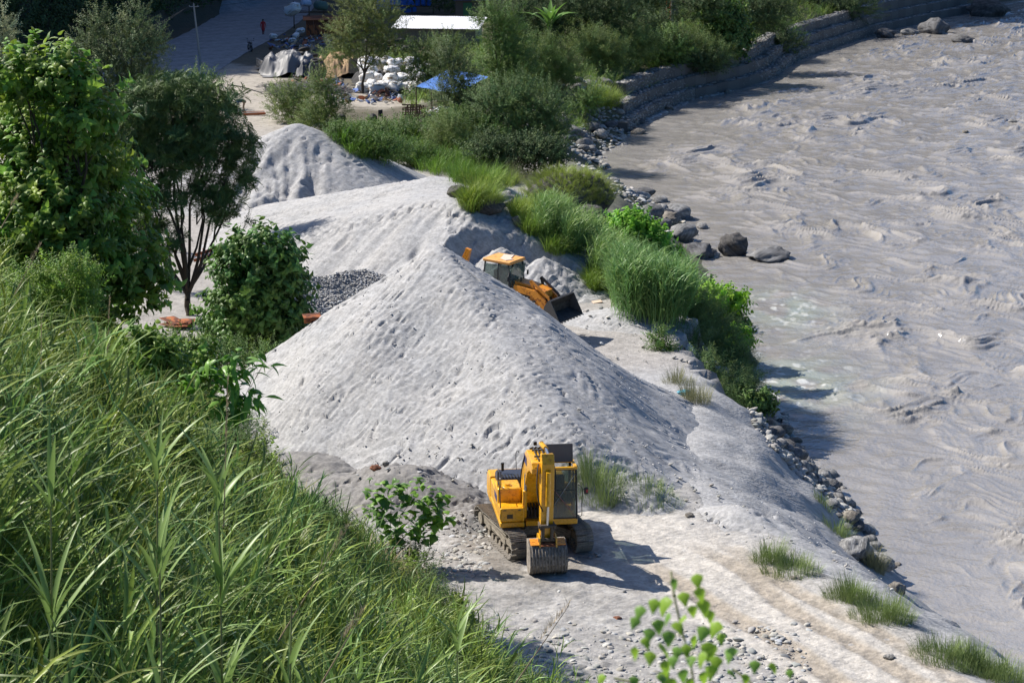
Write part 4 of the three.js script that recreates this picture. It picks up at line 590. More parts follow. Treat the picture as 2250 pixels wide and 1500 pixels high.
const tuftMat = leafMat(0.15, 0.2, 0.07, 0.25, 0.2), paleTuft = leafMat(0.2, 0.2, 0.11, 0.25, 0.1);
[['tall green grass clump right behind the excavator cab', 1310, 1075, 45, 900, 1.15, 0], ['thin grass in front of the sand mound right of the excavator', 1430, 1075, 50, 420, 0.6, 0], ['green grass clump on the right edge of the pale track', 1690, 1235, 28, 500, 0.95, 0], ['spreading grass clump below the first one on the track edge', 1740, 1262, 45, 800, 0.75, 0], ['long grassy verge above the water, its upper end', 1870, 1320, 40, 900, 0.85, 0], ['long grassy verge above the water, its middle', 1940, 1360, 50, 1100, 0.85, 0], ['grassy verge at the lower end beside the water', 2080, 1450, 55, 900, 0.8, 0], ['leafy green grass in the lower right corner', 2210, 1490, 50, 700, 0.8, 0], ['grassy verge just before the lower right corner', 2150, 1475, 50, 800, 0.8, 0], ['dry upright grass on the boulder at the waterline', 1920, 1250, 16, 350, 1.0, 1], ['thin yellow-green grass where the sand slope meets the water', 1840, 1170, 22, 260, 0.8, 0], ['small yellow grass on the stones at the water edge', 1810, 1110, 14, 120, 0.6, 0], ['pale dry grass clump on the dark eroded bank', 1530, 880, 24, 420, 1.2, 1], ['low grass at the top of the dark eroded bank', 1490, 840, 26, 300, 0.7, 1], ['grass tuft on the round boulder at the far wall end', 2055, 40, 16, 200, 0.7, 0], ['bushy pale grass on the strip below the wire-stone wall', 1470, 205, 40, 600, 1.4, 0], ['brownish dry grass at the start of the stony beach', 1390, 235, 30, 500, 1.3, 1], ['seeding grass above the dark boulder behind the ramp', 1120, 400, 30, 500, 1.4, 1]].forEach(([l, u, v, r, n, h, d]) => tuftThing(l, u, v, r * 1.15, n * 1.5, h * 1.55, d ? paleTuft : tuftMat));
// boulder capped with turf
{
  const b = hit(1250, 470), f = -b.z, k = f / FOC * 1.03, o = thing('turf_rock', 'huge dark boulder capped with a thick mop of grass', 'rock', b);
  const g = rock(77, 4, 0.22, 0.62); const m = obj('rock', g, darkStone, o); m.scale.set(92 * k, 88 * k, 60 * k); m.position.y = 38 * k;
  const L = [], p = g.attributes.position, nn = g.attributes.normal; reseed(80);
  for (let i = 0; i < 9000; i++) { const q = Math.floor(rnd() * p.count), x = p.getX(q) * 92 * k, y = p.getY(q) * 88 * k + 38 * k, z = p.getZ(q) * 60 * k, ny = nn.getY(q), lean = nn.getX(q); if (ny < 0.15 && !(nn.getX(q) < -0.2 && ny > -0.3)) continue; L.push(blade(R(0.5, 1.1), R(0.014, 0.024), R(0.1, 0.6) + (1 - ny) * 0.8, R(0.6, 1.9), Math.atan2(nn.getZ(q), lean) + R(-0.7, 0.7), 3, x + R(-0.15, 0.15), z + R(-0.15, 0.15), y - 0.04)); }
  obj('turf', mergeGeometries(L), leafMat(0.2, 0.25, 0.05, 0.35, 0.15), o, 'stuff');
  const c = hit(1075, 462), o2 = thing('turf_rock', 'small grass-covered rock at the top edge of the flat-topped sand heap', 'rock', c), s = -c.z / FOC * 1.03; const m2 = obj('rock', rock(78, 3, 0.22, 0.6), darkStone, o2); m2.scale.set(36 * s, 30 * s, 26 * s); m2.position.y = 8 * s; const L2 = []; for (let i = 0; i < 700; i++) { const a = R(0, 6.28), r = Math.sqrt(rnd()); L2.push(blade(R(0.3, 0.6), 0.016, R(0.1, 0.7), R(0.5, 1.5), a, 3, Math.cos(a) * r * 32 * s, Math.sin(a) * r * 24 * s, 8 * s + 18 * s * Math.sqrt(1 - 0.8 * r * r))); } obj('turf', mergeGeometries(L2), leafMat(0.14, 0.19, 0.04, 0.3, 0.2), o2, 'stuff');
}
// wooded hill in the shade
reseed(91);
{
  const L = [[], []]; for (let i = 0; i < 26000; i++) { const q = 2 + Math.floor(rnd() * 7), t = rnd(), [ax, af] = foot[q - 1], [cx, cf] = foot[q], len = Math.hypot(cx - ax, cf - af), d = 0.4 + 34 * Math.pow(rnd(), 1.4), x = mix(ax, cx, t) - (cf - af) / len * d, f = mix(af, cf, t) + (cx - ax) / len * d; const y = ground(x, f), c = 1.2 + 2.2 * (nA(x * 0.13, f * 0.13) + 0.6); L[i % 2].push([V(x, y + R(0, 1) * c, -f), V(R(-0.6, 0.9), R(0.2, 1), R(-0.5, 0.9)).normalize(), R(0, 6.28), R(2.0, 4.0)]); }
  for (let i = 0; i < 9000; i++) { const f = R(262, 312), x = R(-14, shoreX0(f) - 6), h = 2 + 5 * Math.max(0, nB(x * 0.12, f * 0.12) + 0.5); if (nA(x * 0.2, f * 0.2) < -0.3) continue; L[i % 2].push([V(x, ground(x, f) + h * Math.pow(rnd(), 0.6), -f), V(R(-0.6, 0.9), R(0.2, 1), R(-0.3, 0.9)).normalize(), R(0, 6.28), R(1.4, 2.8)]); }
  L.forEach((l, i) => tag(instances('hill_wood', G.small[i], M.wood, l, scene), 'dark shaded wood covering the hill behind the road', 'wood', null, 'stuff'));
}
// ---------------------------------------------------------------- excavator and backhoe loader
const dirtMap = (r) => clone(dirtyTex, r);
const paintTex = tex(512, (u, v) => { const n = torusF(u, v, 10, 6), k = 0.45 * sstep(0.56, 0.74, n), g = 1 - 0.1 * torusF(u, v, 4, 3); return [mix(1, 0.7, k) * g, mix(1, 0.62, k) * g, mix(1, 0.5, k) * g]; }, true); paintTex.repeat.set(0.8, 0.8);
const paint = new THREE.MeshPhysicalMaterial({ color: lin(0.82, 0.42, 0.015), roughness: 0.42, clearcoat: 0.25, clearcoatRoughness: 0.3, map: paintTex, roughnessMap: clone(roughTex, 1.1) });
const paintB = new THREE.MeshPhysicalMaterial({ color: lin(0.72, 0.27, 0.02), roughness: 0.45, clearcoat: 0.2, clearcoatRoughness: 0.35, map: dirtMap(1.1) });
const blackM = std([0.022, 0.022, 0.024], 0.5), rubber = std([0.03, 0.03, 0.03], 0.85), steel = std([0.3, 0.29, 0.28], 0.5, { metalness: 0.5, map: dirtMap(1) }), chrome = std([0.6, 0.6, 0.6], 0.22, { metalness: 0.9 });
const trackM = std([0.52, 0.47, 0.4], 0.85, { map: clone(stoneTex, 1.5), bumpMap: clone(stoneBump, 4), bumpScale: 0.01 }), mudM = std([0.5, 0.44, 0.35], 0.95, { map: clone(stoneTex, 1.2) });
const bucketM = std([0.52, 0.46, 0.39], 0.8, { metalness: 0.1, map: clone(stoneTex, 1.4), bumpMap: clone(stoneBump, 3), bumpScale: 0.008 }), rustM = std([1, 1, 1], 0.85, { map: clone(rustTex, 0.8) });
const glass = new THREE.MeshPhysicalMaterial({ color: lin(0.45, 0.52, 0.5), roughness: 0.04, transmission: 0.85, thickness: 0, ior: 1.5 }), redM = std([0.5, 0.05, 0.05], 0.6), strapG = std([0.35, 0.4, 0.45], 0.8), strapR = std([0.45, 0.2, 0.2], 0.8);
const decal = std([0.03, 0.035, 0.12], 0.6), hatchM = std([0.12, 0.12, 0.125], 0.7);
{
  const HY = 0.12, TY = 0.33;
  const o = thing('excavator', 'yellow crawler excavator with its bucket resting on the ground in front', 'excavator', V(0.72, 0.06, -75.5), HY);
  // crawler tracks
  const N = 46, shoeG = join([bx(0.6, 0.035, 0.165, 0, 0, 0), bx(0.6, 0.035, 0.02, 0, 0.03, -0.075), bx(0.6, 0.03, 0.018, 0, 0.027, 0), bx(0.6, 0.03, 0.018, 0, 0.027, 0.07), bx(0.3, 0.05, 0.15, 0, -0.04, 0)]);
  for (const s of [-1, 1]) {
    const t = new THREE.Group(); t.name = 'track'; t.rotation.y = TY - HY; o.add(t);
    const cx = s * 1.19, z0 = -1.62, z1 = 1.62, yc = 0.46, r = 0.43, straight = z1 - z0, per = 2 * straight + 2 * Math.PI * r;
    for (let i = 0; i < N; i++) { let d = i / N * per, m = new THREE.Mesh(shoeG, trackM); m.name = 'shoe'; m.castShadow = m.receiveShadow = true; let z, y, a;
      if (d < straight) { z = z0 + d; y = yc + r - 0.025 * Math.sin(Math.PI * (d / straight * 3)) ** 2; a = 0; } else if ((d -= straight) < Math.PI * r) { a = d / r; z = z1 + Math.sin(a) * r; y = yc + Math.cos(a) * r; } else if ((d -= Math.PI * r) < straight) { z = z1 - d; y = yc - r; a = Math.PI; } else { d -= straight; a = Math.PI + d / r; z = z0 + Math.sin(a) * r; y = yc + Math.cos(a) * r; }
      m.position.set(cx, y, z); m.rotation.x = a; t.add(m); }
    obj('track_frame', [rbx(0.3, 0.3, 2.9, cx, yc + 0.03, 0), rbx(0.42, 0.08, 2.4, cx, yc + 0.22, 0), bx(0.36, 0.2, 0.5, cx, yc - 0.05, 0.8), bx(0.36, 0.2, 0.5, cx, yc - 0.05, -0.8)], mudM, t);
    obj('idler', [cyl(0.36, 0.36, 0.12, cx, yc, z1, 0, 0, Math.PI / 2, 22), cyl(0.14, 0.14, 0.34, cx, yc, z1, 0, 0, Math.PI / 2)], mudM, t);
    obj('sprocket', [cyl(0.37, 0.37, 0.1, cx, yc, z0, 0, 0, Math.PI / 2, 20), cyl(0.22, 0.24, 0.42, cx, yc, z0, 0, 0, Math.PI / 2, 18)], mudM, t);
    for (let i = 0; i < 7; i++) obj('roller', [cyl(0.11, 0.11, 0.32, cx, yc - r + 0.14, -1.2 + i * 0.4, 0, 0, Math.PI / 2, 12)], mudM, t);
    for (const z of [-0.5, 0.6]) obj('carrier_roller', [cyl(0.08, 0.08, 0.36, cx, yc + r - 0.12, z, 0, 0, Math.PI / 2, 10)], mudM, t);
  }
  const uc = obj('undercarriage', [rbx(1.1, 0.34, 1.3, 0, 0.58, 0), beam([-1.1, 0.45, 1.0], [-0.35, 0.6, 0.4], 0.3, 0.3), beam([1.1, 0.45, 1.0], [0.35, 0.6, 0.4], 0.3, 0.3), beam([-1.1, 0.45, -1.0], [-0.35, 0.6, -0.4], 0.3, 0.3), beam([1.1, 0.45, -1.0], [0.35, 0.6, -0.4], 0.3, 0.3), cyl(0.62, 0.62, 0.26, 0, 0.86, 0, 0, 0, 0, 28)], mudM, o); uc.rotation.y = TY - HY;
  // upper structure
  obj('deck', [rbx(2.62, 0.2, 2.1, 0, 1.08, -0.55, 0, 0, 0, 0.05), rbx(0.84, 0.18, 1.1, -0.9, 1.09, 1.0, 0, 0, 0, 0.04), bx(0.7, 0.16, 0.9, -0.05, 1.06, 0.9)], paint, o);
  const tb = obj('tool_box', [rbx(0.84, 0.5, 0.72, -0.9, 1.44, 1.18, 0, 0, 0, 0.06)], paint, o);
  obj('label_plate', bx(0.2, 0.15, 0.006, -0.98, 1.4, 1.544), std([0.05, 0.045, 0.03], 0.6), tb); obj('latch', [bx(0.09, 0.03, 0.02, -0.65, 1.62, 1.545), bx(0.09, 0.03, 0.02, -1.15, 1.62, 1.545)], blackM, tb);
  const tank = obj('fuel_tank', [rbx(0.84, 0.98, 1.05, -0.9, 1.68, 0.28, 0, 0, 0, 0.07)], paint, o); obj('cap', [cyl(0.1, 0.1, 0.08, -0.95, 2.2, 0.45), cyl(0.16, 0.18, 0.04, -0.95, 2.18, 0.45)], paint, tank); obj('decal', bx(0.006, 0.22, 0.75, -1.324, 1.75, 0.25), decal, tank);
  obj('engine_housing', [rbx(2.6, 0.68, 1.3, 0, 1.51, -0.95, 0, 0, 0, 0.08)], paint, o);
  const hood = obj('engine_hood', [rbx(1.5, 0.4, 1.15, -0.42, 2.0, -0.9, 0, 0, 0, 0.13)], std([0.035, 0.04, 0.055], 0.35), o);
  obj('louvre', [0, 1, 2, 3, 4, 5].map((i) => bx(0.05, 0.012, 0.34, -1.0 + i * 0.11, 2.203, -0.55)), std([0.005, 0.005, 0.005], 0.9), hood); obj('exhaust', [cyl(0.05, 0.05, 0.26, -0.95, 2.42, -0.9), cyl(0.06, 0.06, 0.06, -0.95, 2.55, -0.9)], blackM, hood);
  obj('antenna', tube([[-0.45, 2.3, -1.0], [-0.45, 2.95, -1.0], [-0.4, 2.98, -1.0], [-0.36, 2.9, -1.0]], 0.012), blackM, o);
  obj('counterweight', place(extr([[-2.62, 1.25], [-2.5, 1.0], [-1.62, 0.98], [-1.62, 1.84], [-2.35, 1.84], [-2.58, 1.68]], 2.64, 0.06), 0, 0, 0), paint, o);
  obj('bracket_plates', [bx(0.06, 0.95, 1.1, -0.4, 1.6, 0.5), bx(0.06, 0.95, 1.1, 0.24, 1.6, 0.5), bx(0.5, 0.5, 0.05, -0.08, 1.35, 0.05)], paint, o);
  for (let i = 0; i < 5; i++) obj('hydraulic_hose', tube([[-0.32 + i * 0.12, 1.2, 1.1], [-0.32 + i * 0.12, 1.5, 1.18], [-0.3 + i * 0.1, 1.68, 1.0], [-0.25 + i * 0.08, 1.72, 0.75]], 0.025, 6, 12), i % 2 ? blackM : rubber, o);
  obj('valve_block', [bx(0.6, 0.3, 0.3, -0.08, 1.3, 0.9), ...[0, 1, 2, 3, 4].map((i) => cyl(0.03, 0.03, 0.28, -0.3 + i * 0.11, 1.4, 1.07, 0, 0, 0, 8))], std([0.06, 0.055, 0.05], 0.6), o);
  // cab
  const cab = new THREE.Group(); cab.name = 'cab'; o.add(cab);
  obj('base_panel', [rbx(0.98, 0.26, 1.84, 0.88, 1.14, 0.54, 0, 0, 0, 0.04), bx(0.98, 0.7, 0.05, 0.88, 1.6, -0.36), bx(0.05, 0.42, 1.2, 1.345, 1.46, 0.2)], paint, cab);
  obj('pillars', [bar([0.42, 1.2, 1.44], [0.42, 2.92, 1.2], 0.035), bar([1.34, 1.2, 1.44], [1.34, 2.92, 1.2], 0.035), bar([0.42, 1.2, -0.34], [0.42, 2.92, -0.3], 0.05), bar([1.34, 1.2, -0.34], [1.34, 2.92, -0.3], 0.05), bar([1.345, 1.25, 0.55], [1.345, 2.9, 0.5], 0.03), bar([0.42, 2.9, 1.2], [1.34, 2.9, 1.2], 0.035), bar([0.42, 2.2, 1.32], [1.34, 2.2, 1.32], 0.014), bar([0.42, 1.24, 1.44], [1.34, 1.24, 1.44], 0.03)], blackM, cab);
  obj('roof', [rbx(1.0, 0.1, 0.85, 0.88, 2.95, 0.02, 0, 0, 0, 0.045), bx(0.1, 0.08, 0.9, 0.43, 2.95, 0.78), bx(0.1, 0.08, 0.9, 1.33, 2.95, 0.78), bx(1.0, 0.08, 0.1, 0.88, 2.95, 1.2)], paint, cab);
  const hatch = obj('roof_hatch', [place(new RoundedBoxGeometry(0.84, 0.6, 0.04, 2, 0.02), 0.86, 3.27, 0.5, -0.12), place(new THREE.BoxGeometry(0.9, 0.05, 0.06), 0.86, 3.58, 0.46, -0.12), place(new THREE.BoxGeometry(0.05, 0.62, 0.06), 0.42, 3.27, 0.5, -0.12), place(new THREE.BoxGeometry(0.05, 0.62, 0.06), 1.3, 3.27, 0.5, -0.12)], hatchM, cab);
  obj('window', [bx(0.86, 0.98, 0.012, 0.88, 1.72, 1.385, -0.14), bx(0.86, 0.66, 0.012, 0.88, 2.54, 1.27, -0.14)], glass, cab); obj('window', bx(0.012, 1.1, 0.85, 1.35, 2.25, 0.98 - 0.05), glass, cab); obj('window', bx(0.012, 1.1, 0.75, 1.35, 2.25, 0.1), glass, cab); obj('window', bx(0.012, 1.5, 1.6, 0.41, 2.05, 0.5), glass, cab);
  obj('seat', [rbx(0.5, 0.14, 0.5, 0.88, 1.6, 0.25, 0, 0, 0, 0.06), rbx(0.5, 0.7, 0.14, 0.88, 1.98, -0.05, -0.15, 0, 0, 0.06), rbx(0.14, 0.35, 0.5, 0.55, 1.7, 0.35), rbx(0.14, 0.35, 0.5, 1.2, 1.7, 0.35), bar([0.7, 1.3, 0.95], [0.7, 1.95, 0.85], 0.02), bar([1.0, 1.3, 0.95], [1.0, 1.95, 0.85], 0.02)], std([0.03, 0.03, 0.035], 0.8), cab);
  obj('strap', beam([0.45, 1.55, 1.43], [1.3, 2.75, 1.27], 0.03, 0.008), strapG, cab); obj('strap', beam([0.47, 2.35, 1.34], [1.28, 1.3, 1.47], 0.045, 0.008), strapR, cab);
  const mir = obj('mirror', [rbx(0.15, 0.24, 0.07, 1.66, 2.2, 1.45, 0, 0.2)], blackM, o); obj('bracket', [tube([[1.36, 1.35, 1.42], [1.48, 1.3, 1.5], [1.5, 1.8, 1.5], [1.5, 2.3, 1.48], [1.38, 2.42, 1.4]], 0.014, 6, 20), bar([1.5, 2.25, 1.48], [1.62, 2.25, 1.46], 0.012)], blackM, mir); obj('reflector', bx(0.06, 0.1, 0.01, 1.68, 2.2, 1.5), redM, mir);
  obj('handrail', [tube([[-1.3, 1.3, 1.5], [-1.3, 1.5, 1.5], [-1.28, 2.7, 0.85], [-1.28, 2.82, 0.78], [-1.28, 2.78, 0.6], [-1.28, 2.1, 0.55]], 0.02, 6, 24), tube([[-1.28, 2.35, 1.02], [-1.28, 2.35, 0.55]], 0.016), tube([[-1.2, 2.15, 0.72], [-1.2, 2.76, 0.72]], 0.02)], blackM, o);
  // boom, stick, bucket
  const X = -0.08;
  const boomG = extr([[0.28, 1.42], [0.24, 1.72], [0.62, 2.45], [1.05, 3.25], [1.5, 3.8], [1.95, 4.05], [2.5, 4.1], [3.4, 4.02], [3.52, 3.86], [3.42, 3.66], [2.7, 3.56], [2.15, 3.3], [1.7, 2.75], [1.2, 2.0], [0.72, 1.45]], 0.6, 0.025); boomG.translate(X - 0.1, 0, 0);
  const boom = obj('boom', [boomG, cyl(0.13, 0.13, 0.72, X, 1.58, 0.45, 0, 0, Math.PI / 2), cyl(0.1, 0.1, 0.8, X, 3.1, 1.72, 0, 0, Math.PI / 2), cyl(0.12, 0.12, 0.62, X, 3.85, 3.42, 0, 0, Math.PI / 2)], paint, o);
  obj('hose', [-0.18, -0.06, 0.08, 0.2].map((d) => tube([[X + d, 2.0, 0.35], [X + d, 3.3, 1.0], [X + d, 4.0, 1.6], [X + d, 4.2, 2.05], [X + d, 4.16, 2.7], [X + d * 0.8, 4.1, 3.3]], 0.022, 6, 24)), rubber, boom); obj('clamp', [[1.1, 3.42], [1.75, 4.06], [2.4, 4.19], [3.0, 4.15]].map(([z, y]) => bx(0.52, 0.05, 0.06, X, y, z)), blackM, boom); obj('decal', bx(0.004, 0.3, 0.75, X - 0.405, 3.65, 1.75), decal, boom);
  obj('hose', [tube([[X - 0.42, 1.8, 0.5], [X - 0.45, 2.6, 0.85], [X - 0.43, 3.3, 1.25], [X - 0.42, 3.75, 1.7]], 0.025, 6, 18), tube([[X + 0.24, 3.6, 2.3], [X + 0.3, 3.3, 2.9], [X + 0.33, 3.4, 3.4], [X + 0.32, 3.8, 3.6]], 0.022, 6, 18)], rubber, boom);
  obj('work_light', [rbx(0.12, 0.14, 0.1, X - 0.1, 4.32, 2.0), rbx(0.12, 0.14, 0.1, X + 0.12, 4.32, 2.0)], blackM, boom);
  for (const s of [-1, 1]) { const c = obj('boom_cylinder', bar([X + s * 0.38, 1.3, 1.25], [X + s * 0.38, 2.4, 1.55], 0.09, 0.09, 12), paint, o); obj('rod', bar([X + s * 0.38, 2.4, 1.55], [X + s * 0.38, 3.1, 1.72], 0.05, 0.05, 10), chrome, c); }
  const sc = obj('stick_cylinder', bar([X + 0.12, 4.28, 1.9], [X + 0.14, 4.4, 2.9], 0.09, 0.09, 12), paint, o); obj('rod', bar([X + 0.14, 4.4, 2.9], [X + 0.14, 4.34, 3.55], 0.05, 0.05, 10), chrome, sc);
  const stickG = extr([[3.2, 3.95], [3.4, 4.36], [3.66, 4.42], [3.82, 4.1], [3.74, 3.3], [3.42, 1.12], [3.3, 0.98], [3.12, 1.05], [3.1, 1.4], [3.22, 3.3]], 0.42, 0.02); stickG.translate(X + 0.1, 0, 0.0);
  const stick = obj('stick', [stickG, cyl(0.09, 0.09, 0.5, X + 0.1, 1.15, 3.26, 0, 0, Math.PI / 2)], paint, o);
  obj('hose', [tube([[X - 0.1, 4.1, 3.1], [X - 0.22, 3.9, 3.6], [X - 0.28, 3.3, 3.85], [X - 0.2, 2.7, 3.75], [X - 0.05, 2.3, 3.65]], 0.022, 6, 20), tube([[X + 0.3, 4.2, 3.3], [X + 0.36, 3.7, 3.7], [X + 0.33, 2.6, 3.62], [X + 0.2, 2.0, 3.55]], 0.022, 6, 20)], rubber, stick);
  const bc = obj('bucket_cylinder', bar([X + 0.1, 3.85, 3.92], [X + 0.1, 2.55, 3.78], 0.085, 0.085, 12), paint, o); obj('rod', bar([X + 0.1, 2.55, 3.78], [X + 0.1, 1.75, 3.66], 0.045, 0.045, 10), chrome, bc);
  obj('linkage', [bx(0.05, 0.16, 0.5, X - 0.14, 1.72, 3.5), bx(0.05, 0.16, 0.5, X + 0.34, 1.72, 3.5), bar([X - 0.05, 1.75, 3.68], [X - 0.05, 1.25, 3.62], 0.06), bar([X + 0.25, 1.75, 3.68], [X + 0.25, 1.25, 3.62], 0.06), cyl(0.07, 0.07, 0.6, X + 0.1, 1.75, 3.66, 0, 0, Math.PI / 2), cyl(0.07, 0.07, 0.6, X + 0.1, 1.22, 3.6, 0, 0, Math.PI / 2)], std([0.09, 0.07, 0.05], 0.7), o);
  const bw = 1.22, BX = X + 0.12, outer = [[3.0, 1.1], [3.45, 1.16], [3.74, 1.02], [3.95, 0.76], [4.0, 0.46], [3.88, 0.2], [3.62, 0.04], [3.2, -0.04]], inner = outer.map(([z, y]) => [3.35 + (z - 3.35) * 0.9, 0.55 + (y - 0.55) * 0.9]).reverse();
  const shell = extr([...outer, ...inner], bw); shell.translate(BX, 0, 0);
  const bkt = obj('bucket', [shell], bucketM, o);
  for (const s of [-1, 1]) { const g = extr([...outer, [3.05, 0.3]], 0.045); g.translate(BX + s * bw / 2, 0, 0); obj('side_plate', g, bucketM, bkt); }
  obj('ear', [-0.28, 0.28].map((d) => place(extr([[3.05, 1.05], [3.15, 1.32], [3.4, 1.36], [3.7, 1.3], [3.78, 1.0]], 0.05), BX + d)), paint, bkt); obj('top_plate', place(new RoundedBoxGeometry(0.5, 0.03, 0.4, 2, 0.01), BX, 1.13, 3.62, 0.35), rustM, bkt);
  for (const s of [-1, 1]) obj('wear_plate', place(new THREE.BoxGeometry(0.32, 0.03, 0.36), BX + s * 0.43, 1.14, 3.58, 0.32), paintB, bkt);
  for (let i = 0; i < 11; i++) { const x = BX - 0.54 + i * 0.108; const g = tube([[x, 1.0, 3.78], [x, 0.76, 3.96], [x, 0.46, 4.01], [x, 0.2, 3.89], [x, 0.05, 3.63]], 0.022, 5, 12); obj('wear_strip', g, bucketM, bkt); }
  for (let i = 0; i < 5; i++) obj('tooth', place(new THREE.ConeGeometry(0.06, 0.26, 4), BX - 0.5 + i * 0.25, -0.04, 3.12, -1.75, 0, 0, [1, 1, 0.6]), steel, bkt);
  for (const c of o.children) if (/^(boom|stick|stick_cylinder|boom_cylinder|bucket_cylinder|linkage)$/.test(c.name)) { c.scale.y = 0.93; c.position.y = 0.08; }
  shade(o);
}
{
  // backhoe loader, working in the bite of the flat-topped heap
  const o = thing('backhoe_loader', 'orange-yellow backhoe loader half hidden behind the largest sand heap', 'backhoe loader', V(-0.33, 0.7, -107.0), 1.05); o.rotation.set(0.05, 1.05, 0, 'YXZ');
  for (const s of [-1, 1]) { for (const [z, r, w] of [[-0.75, 0.68, 0.45], [1.55, 0.48, 0.34]]) { const wh = obj('wheel', [place(new THREE.TorusGeometry(r - 0.16, 0.16, 10, 26), s * 0.92, r, z, 0, Math.PI / 2, 0, [1, 1, w / 0.32])], rubber, o); obj('rim', [cyl(r - 0.22, r - 0.22, 0.2, s * 0.92, r, z, 0, 0, Math.PI / 2, 18)], paintB, wh); } }
  obj('chassis', [rbx(0.8, 0.5, 3.6, 0, 0.85, 0.35), rbx(1.9, 0.12, 1.1, 0, 1.42, -0.75, 0, 0, 0, 0.05), bx(0.3, 0.3, 1.7, 0, 0.5, 1.5)], std([0.05, 0.05, 0.05], 0.7), o);
  const hoodG = extr([[0.72, 1.0], [0.72, 1.98], [1.4, 1.92], [2.25, 1.7], [2.32, 1.0]], 0.86, 0.05);
  const hood = obj('hood', [hoodG], paintB, o); obj('stripe', [bx(0.006, 0.2, 0.7, 0.436, 1.4, 1.2), bx(0.006, 0.2, 0.7, -0.436, 1.4, 1.2)], blackM, hood); obj('grille', bx(0.6, 0.35, 0.02, 0, 1.22, 2.34), blackM, hood); obj('exhaust', [cyl(0.04, 0.04, 0.55, -0.3, 1.95, 0.95)], blackM, hood);
  const cab = new THREE.Group(); cab.name = 'cab'; o.add(cab);
  const P = (x, y, z) => [x, y, z];
  obj('pillars', [...[-0.72, 0.72].flatMap((x) => [bar(P(x, 1.3, 0.62), P(x * 0.93, 2.82, 0.42), 0.045), bar(P(x, 1.3, -0.1), P(x * 0.95, 2.82, -0.1), 0.04), bar(P(x, 1.3, -0.95), P(x * 0.93, 2.82, -0.85), 0.045), bar(P(x, 1.35, 0.62), P(x, 1.35, -0.95), 0.05)]), bar(P(-0.72, 1.4, 0.62), P(0.72, 1.4, 0.62), 0.05), bar(P(-0.72, 1.4, -0.95), P(0.72, 1.4, -0.95), 0.05)], blackM, cab);
  obj('roof', [rbx(1.5, 0.16, 1.55, 0, 2.9, -0.2, 0, 0, 0, 0.06)], new THREE.MeshPhysicalMaterial({ color: lin(0.75, 0.36, 0.1), roughness: 0.6, map: dirtMap(1.3) }), cab);
  obj('cloth', [place(new RoundedBoxGeometry(0.9, 0.03, 0.5, 2, 0.012), 0.1, 2.995, -0.1, 0, 0.3, 0.03), place(new RoundedBoxGeometry(0.5, 0.03, 0.4, 2, 0.012), -0.3, 2.995, 0.15, 0, -0.4, -0.03)], std([0.62, 0.5, 0.4], 0.95), cab);
  obj('window', bx(1.3, 1.3, 0.012, 0, 2.1, 0.55, 0.13), glass, cab); obj('window', bx(0.012, 1.3, 0.6, 0.72, 2.1, 0.2), glass, cab); obj('window', bx(0.012, 1.3, 0.72, 0.72, 2.1, -0.5), glass, cab); obj('window', bx(0.012, 1.3, 0.6, -0.72, 2.1, 0.2), glass, cab); obj('window', bx(0.012, 1.3, 0.72, -0.72, 2.1, -0.5), glass, cab);
  obj('seat', [rbx(0.5, 0.14, 0.5, 0, 1.75, -0.3), rbx(0.5, 0.6, 0.12, 0, 2.05, -0.55), cyl(0.18, 0.18, 0.03, 0, 2.0, 0.25, 0.6)], blackM, cab); obj('red_panel', bx(0.02, 0.5, 0.16, 0.73, 2.1, -0.75), redM, cab); for (const s of [-1, 1]) obj('mirror', [rbx(0.14, 0.24, 0.05, s * 0.95, 2.2, 0.6), bar([s * 0.7, 2.5, 0.5], [s * 0.95, 2.25, 0.6], 0.012)], blackM, cab);
  for (const s of [-1, 1]) { const a = obj('loader_arm', place(extr([[0.75, 1.6], [0.8, 1.9], [1.9, 1.78], [2.5, 1.35], [2.75, 0.95], [2.65, 0.75], [2.3, 1.05], [1.8, 1.5]], 0.14, 0.015), s * 0.62), paintB, o); obj('cylinder', [bar([s * 0.62, 0.85, 1.0], [s * 0.62, 1.3, 2.0], 0.055)], blackM, a);
    const l = obj('tilt_link', [beam([s * 0.5, 2.2, 1.6], [s * 0.5, 1.5, 2.6], 0.08, 0.12), beam([s * 0.5, 2.2, 1.6], [s * 0.5, 1.75, 1.75], 0.08, 0.12), beam([s * 0.5, 1.5, 2.6], [s * 0.5, 1.0, 2.8], 0.08, 0.1)], s > 0 ? blackM : paintB, o); }
  const so = [[3.0, 0.3], [3.1, 0.85], [3.3, 1.15], [3.42, 1.12], [3.25, 0.75], [3.25, 0.42], [3.95, 0.2], [3.95, 0.14]];
  const bk = obj('loader_bucket', extr(so, 2.3), std([0.1, 0.095, 0.09], 0.6, { metalness: 0.4, map: clone(stoneTex, 1) }), o); bk.position.set(0, 0.42, -0.35); for (const s of [-1, 1]) obj('side_plate', place(extr([[3.0, 0.3], [3.1, 0.85], [3.3, 1.15], [3.42, 1.12], [3.95, 0.2], [3.95, 0.14]], 0.04), s * 1.15), std([0.1, 0.095, 0.09], 0.6, { metalness: 0.4 }), bk); for (let i = 0; i < 8; i++) obj('tooth', bx(0.08, 0.04, 0.14, -1.05 + i * 0.3, 0.16, 4.0), steel, bk);
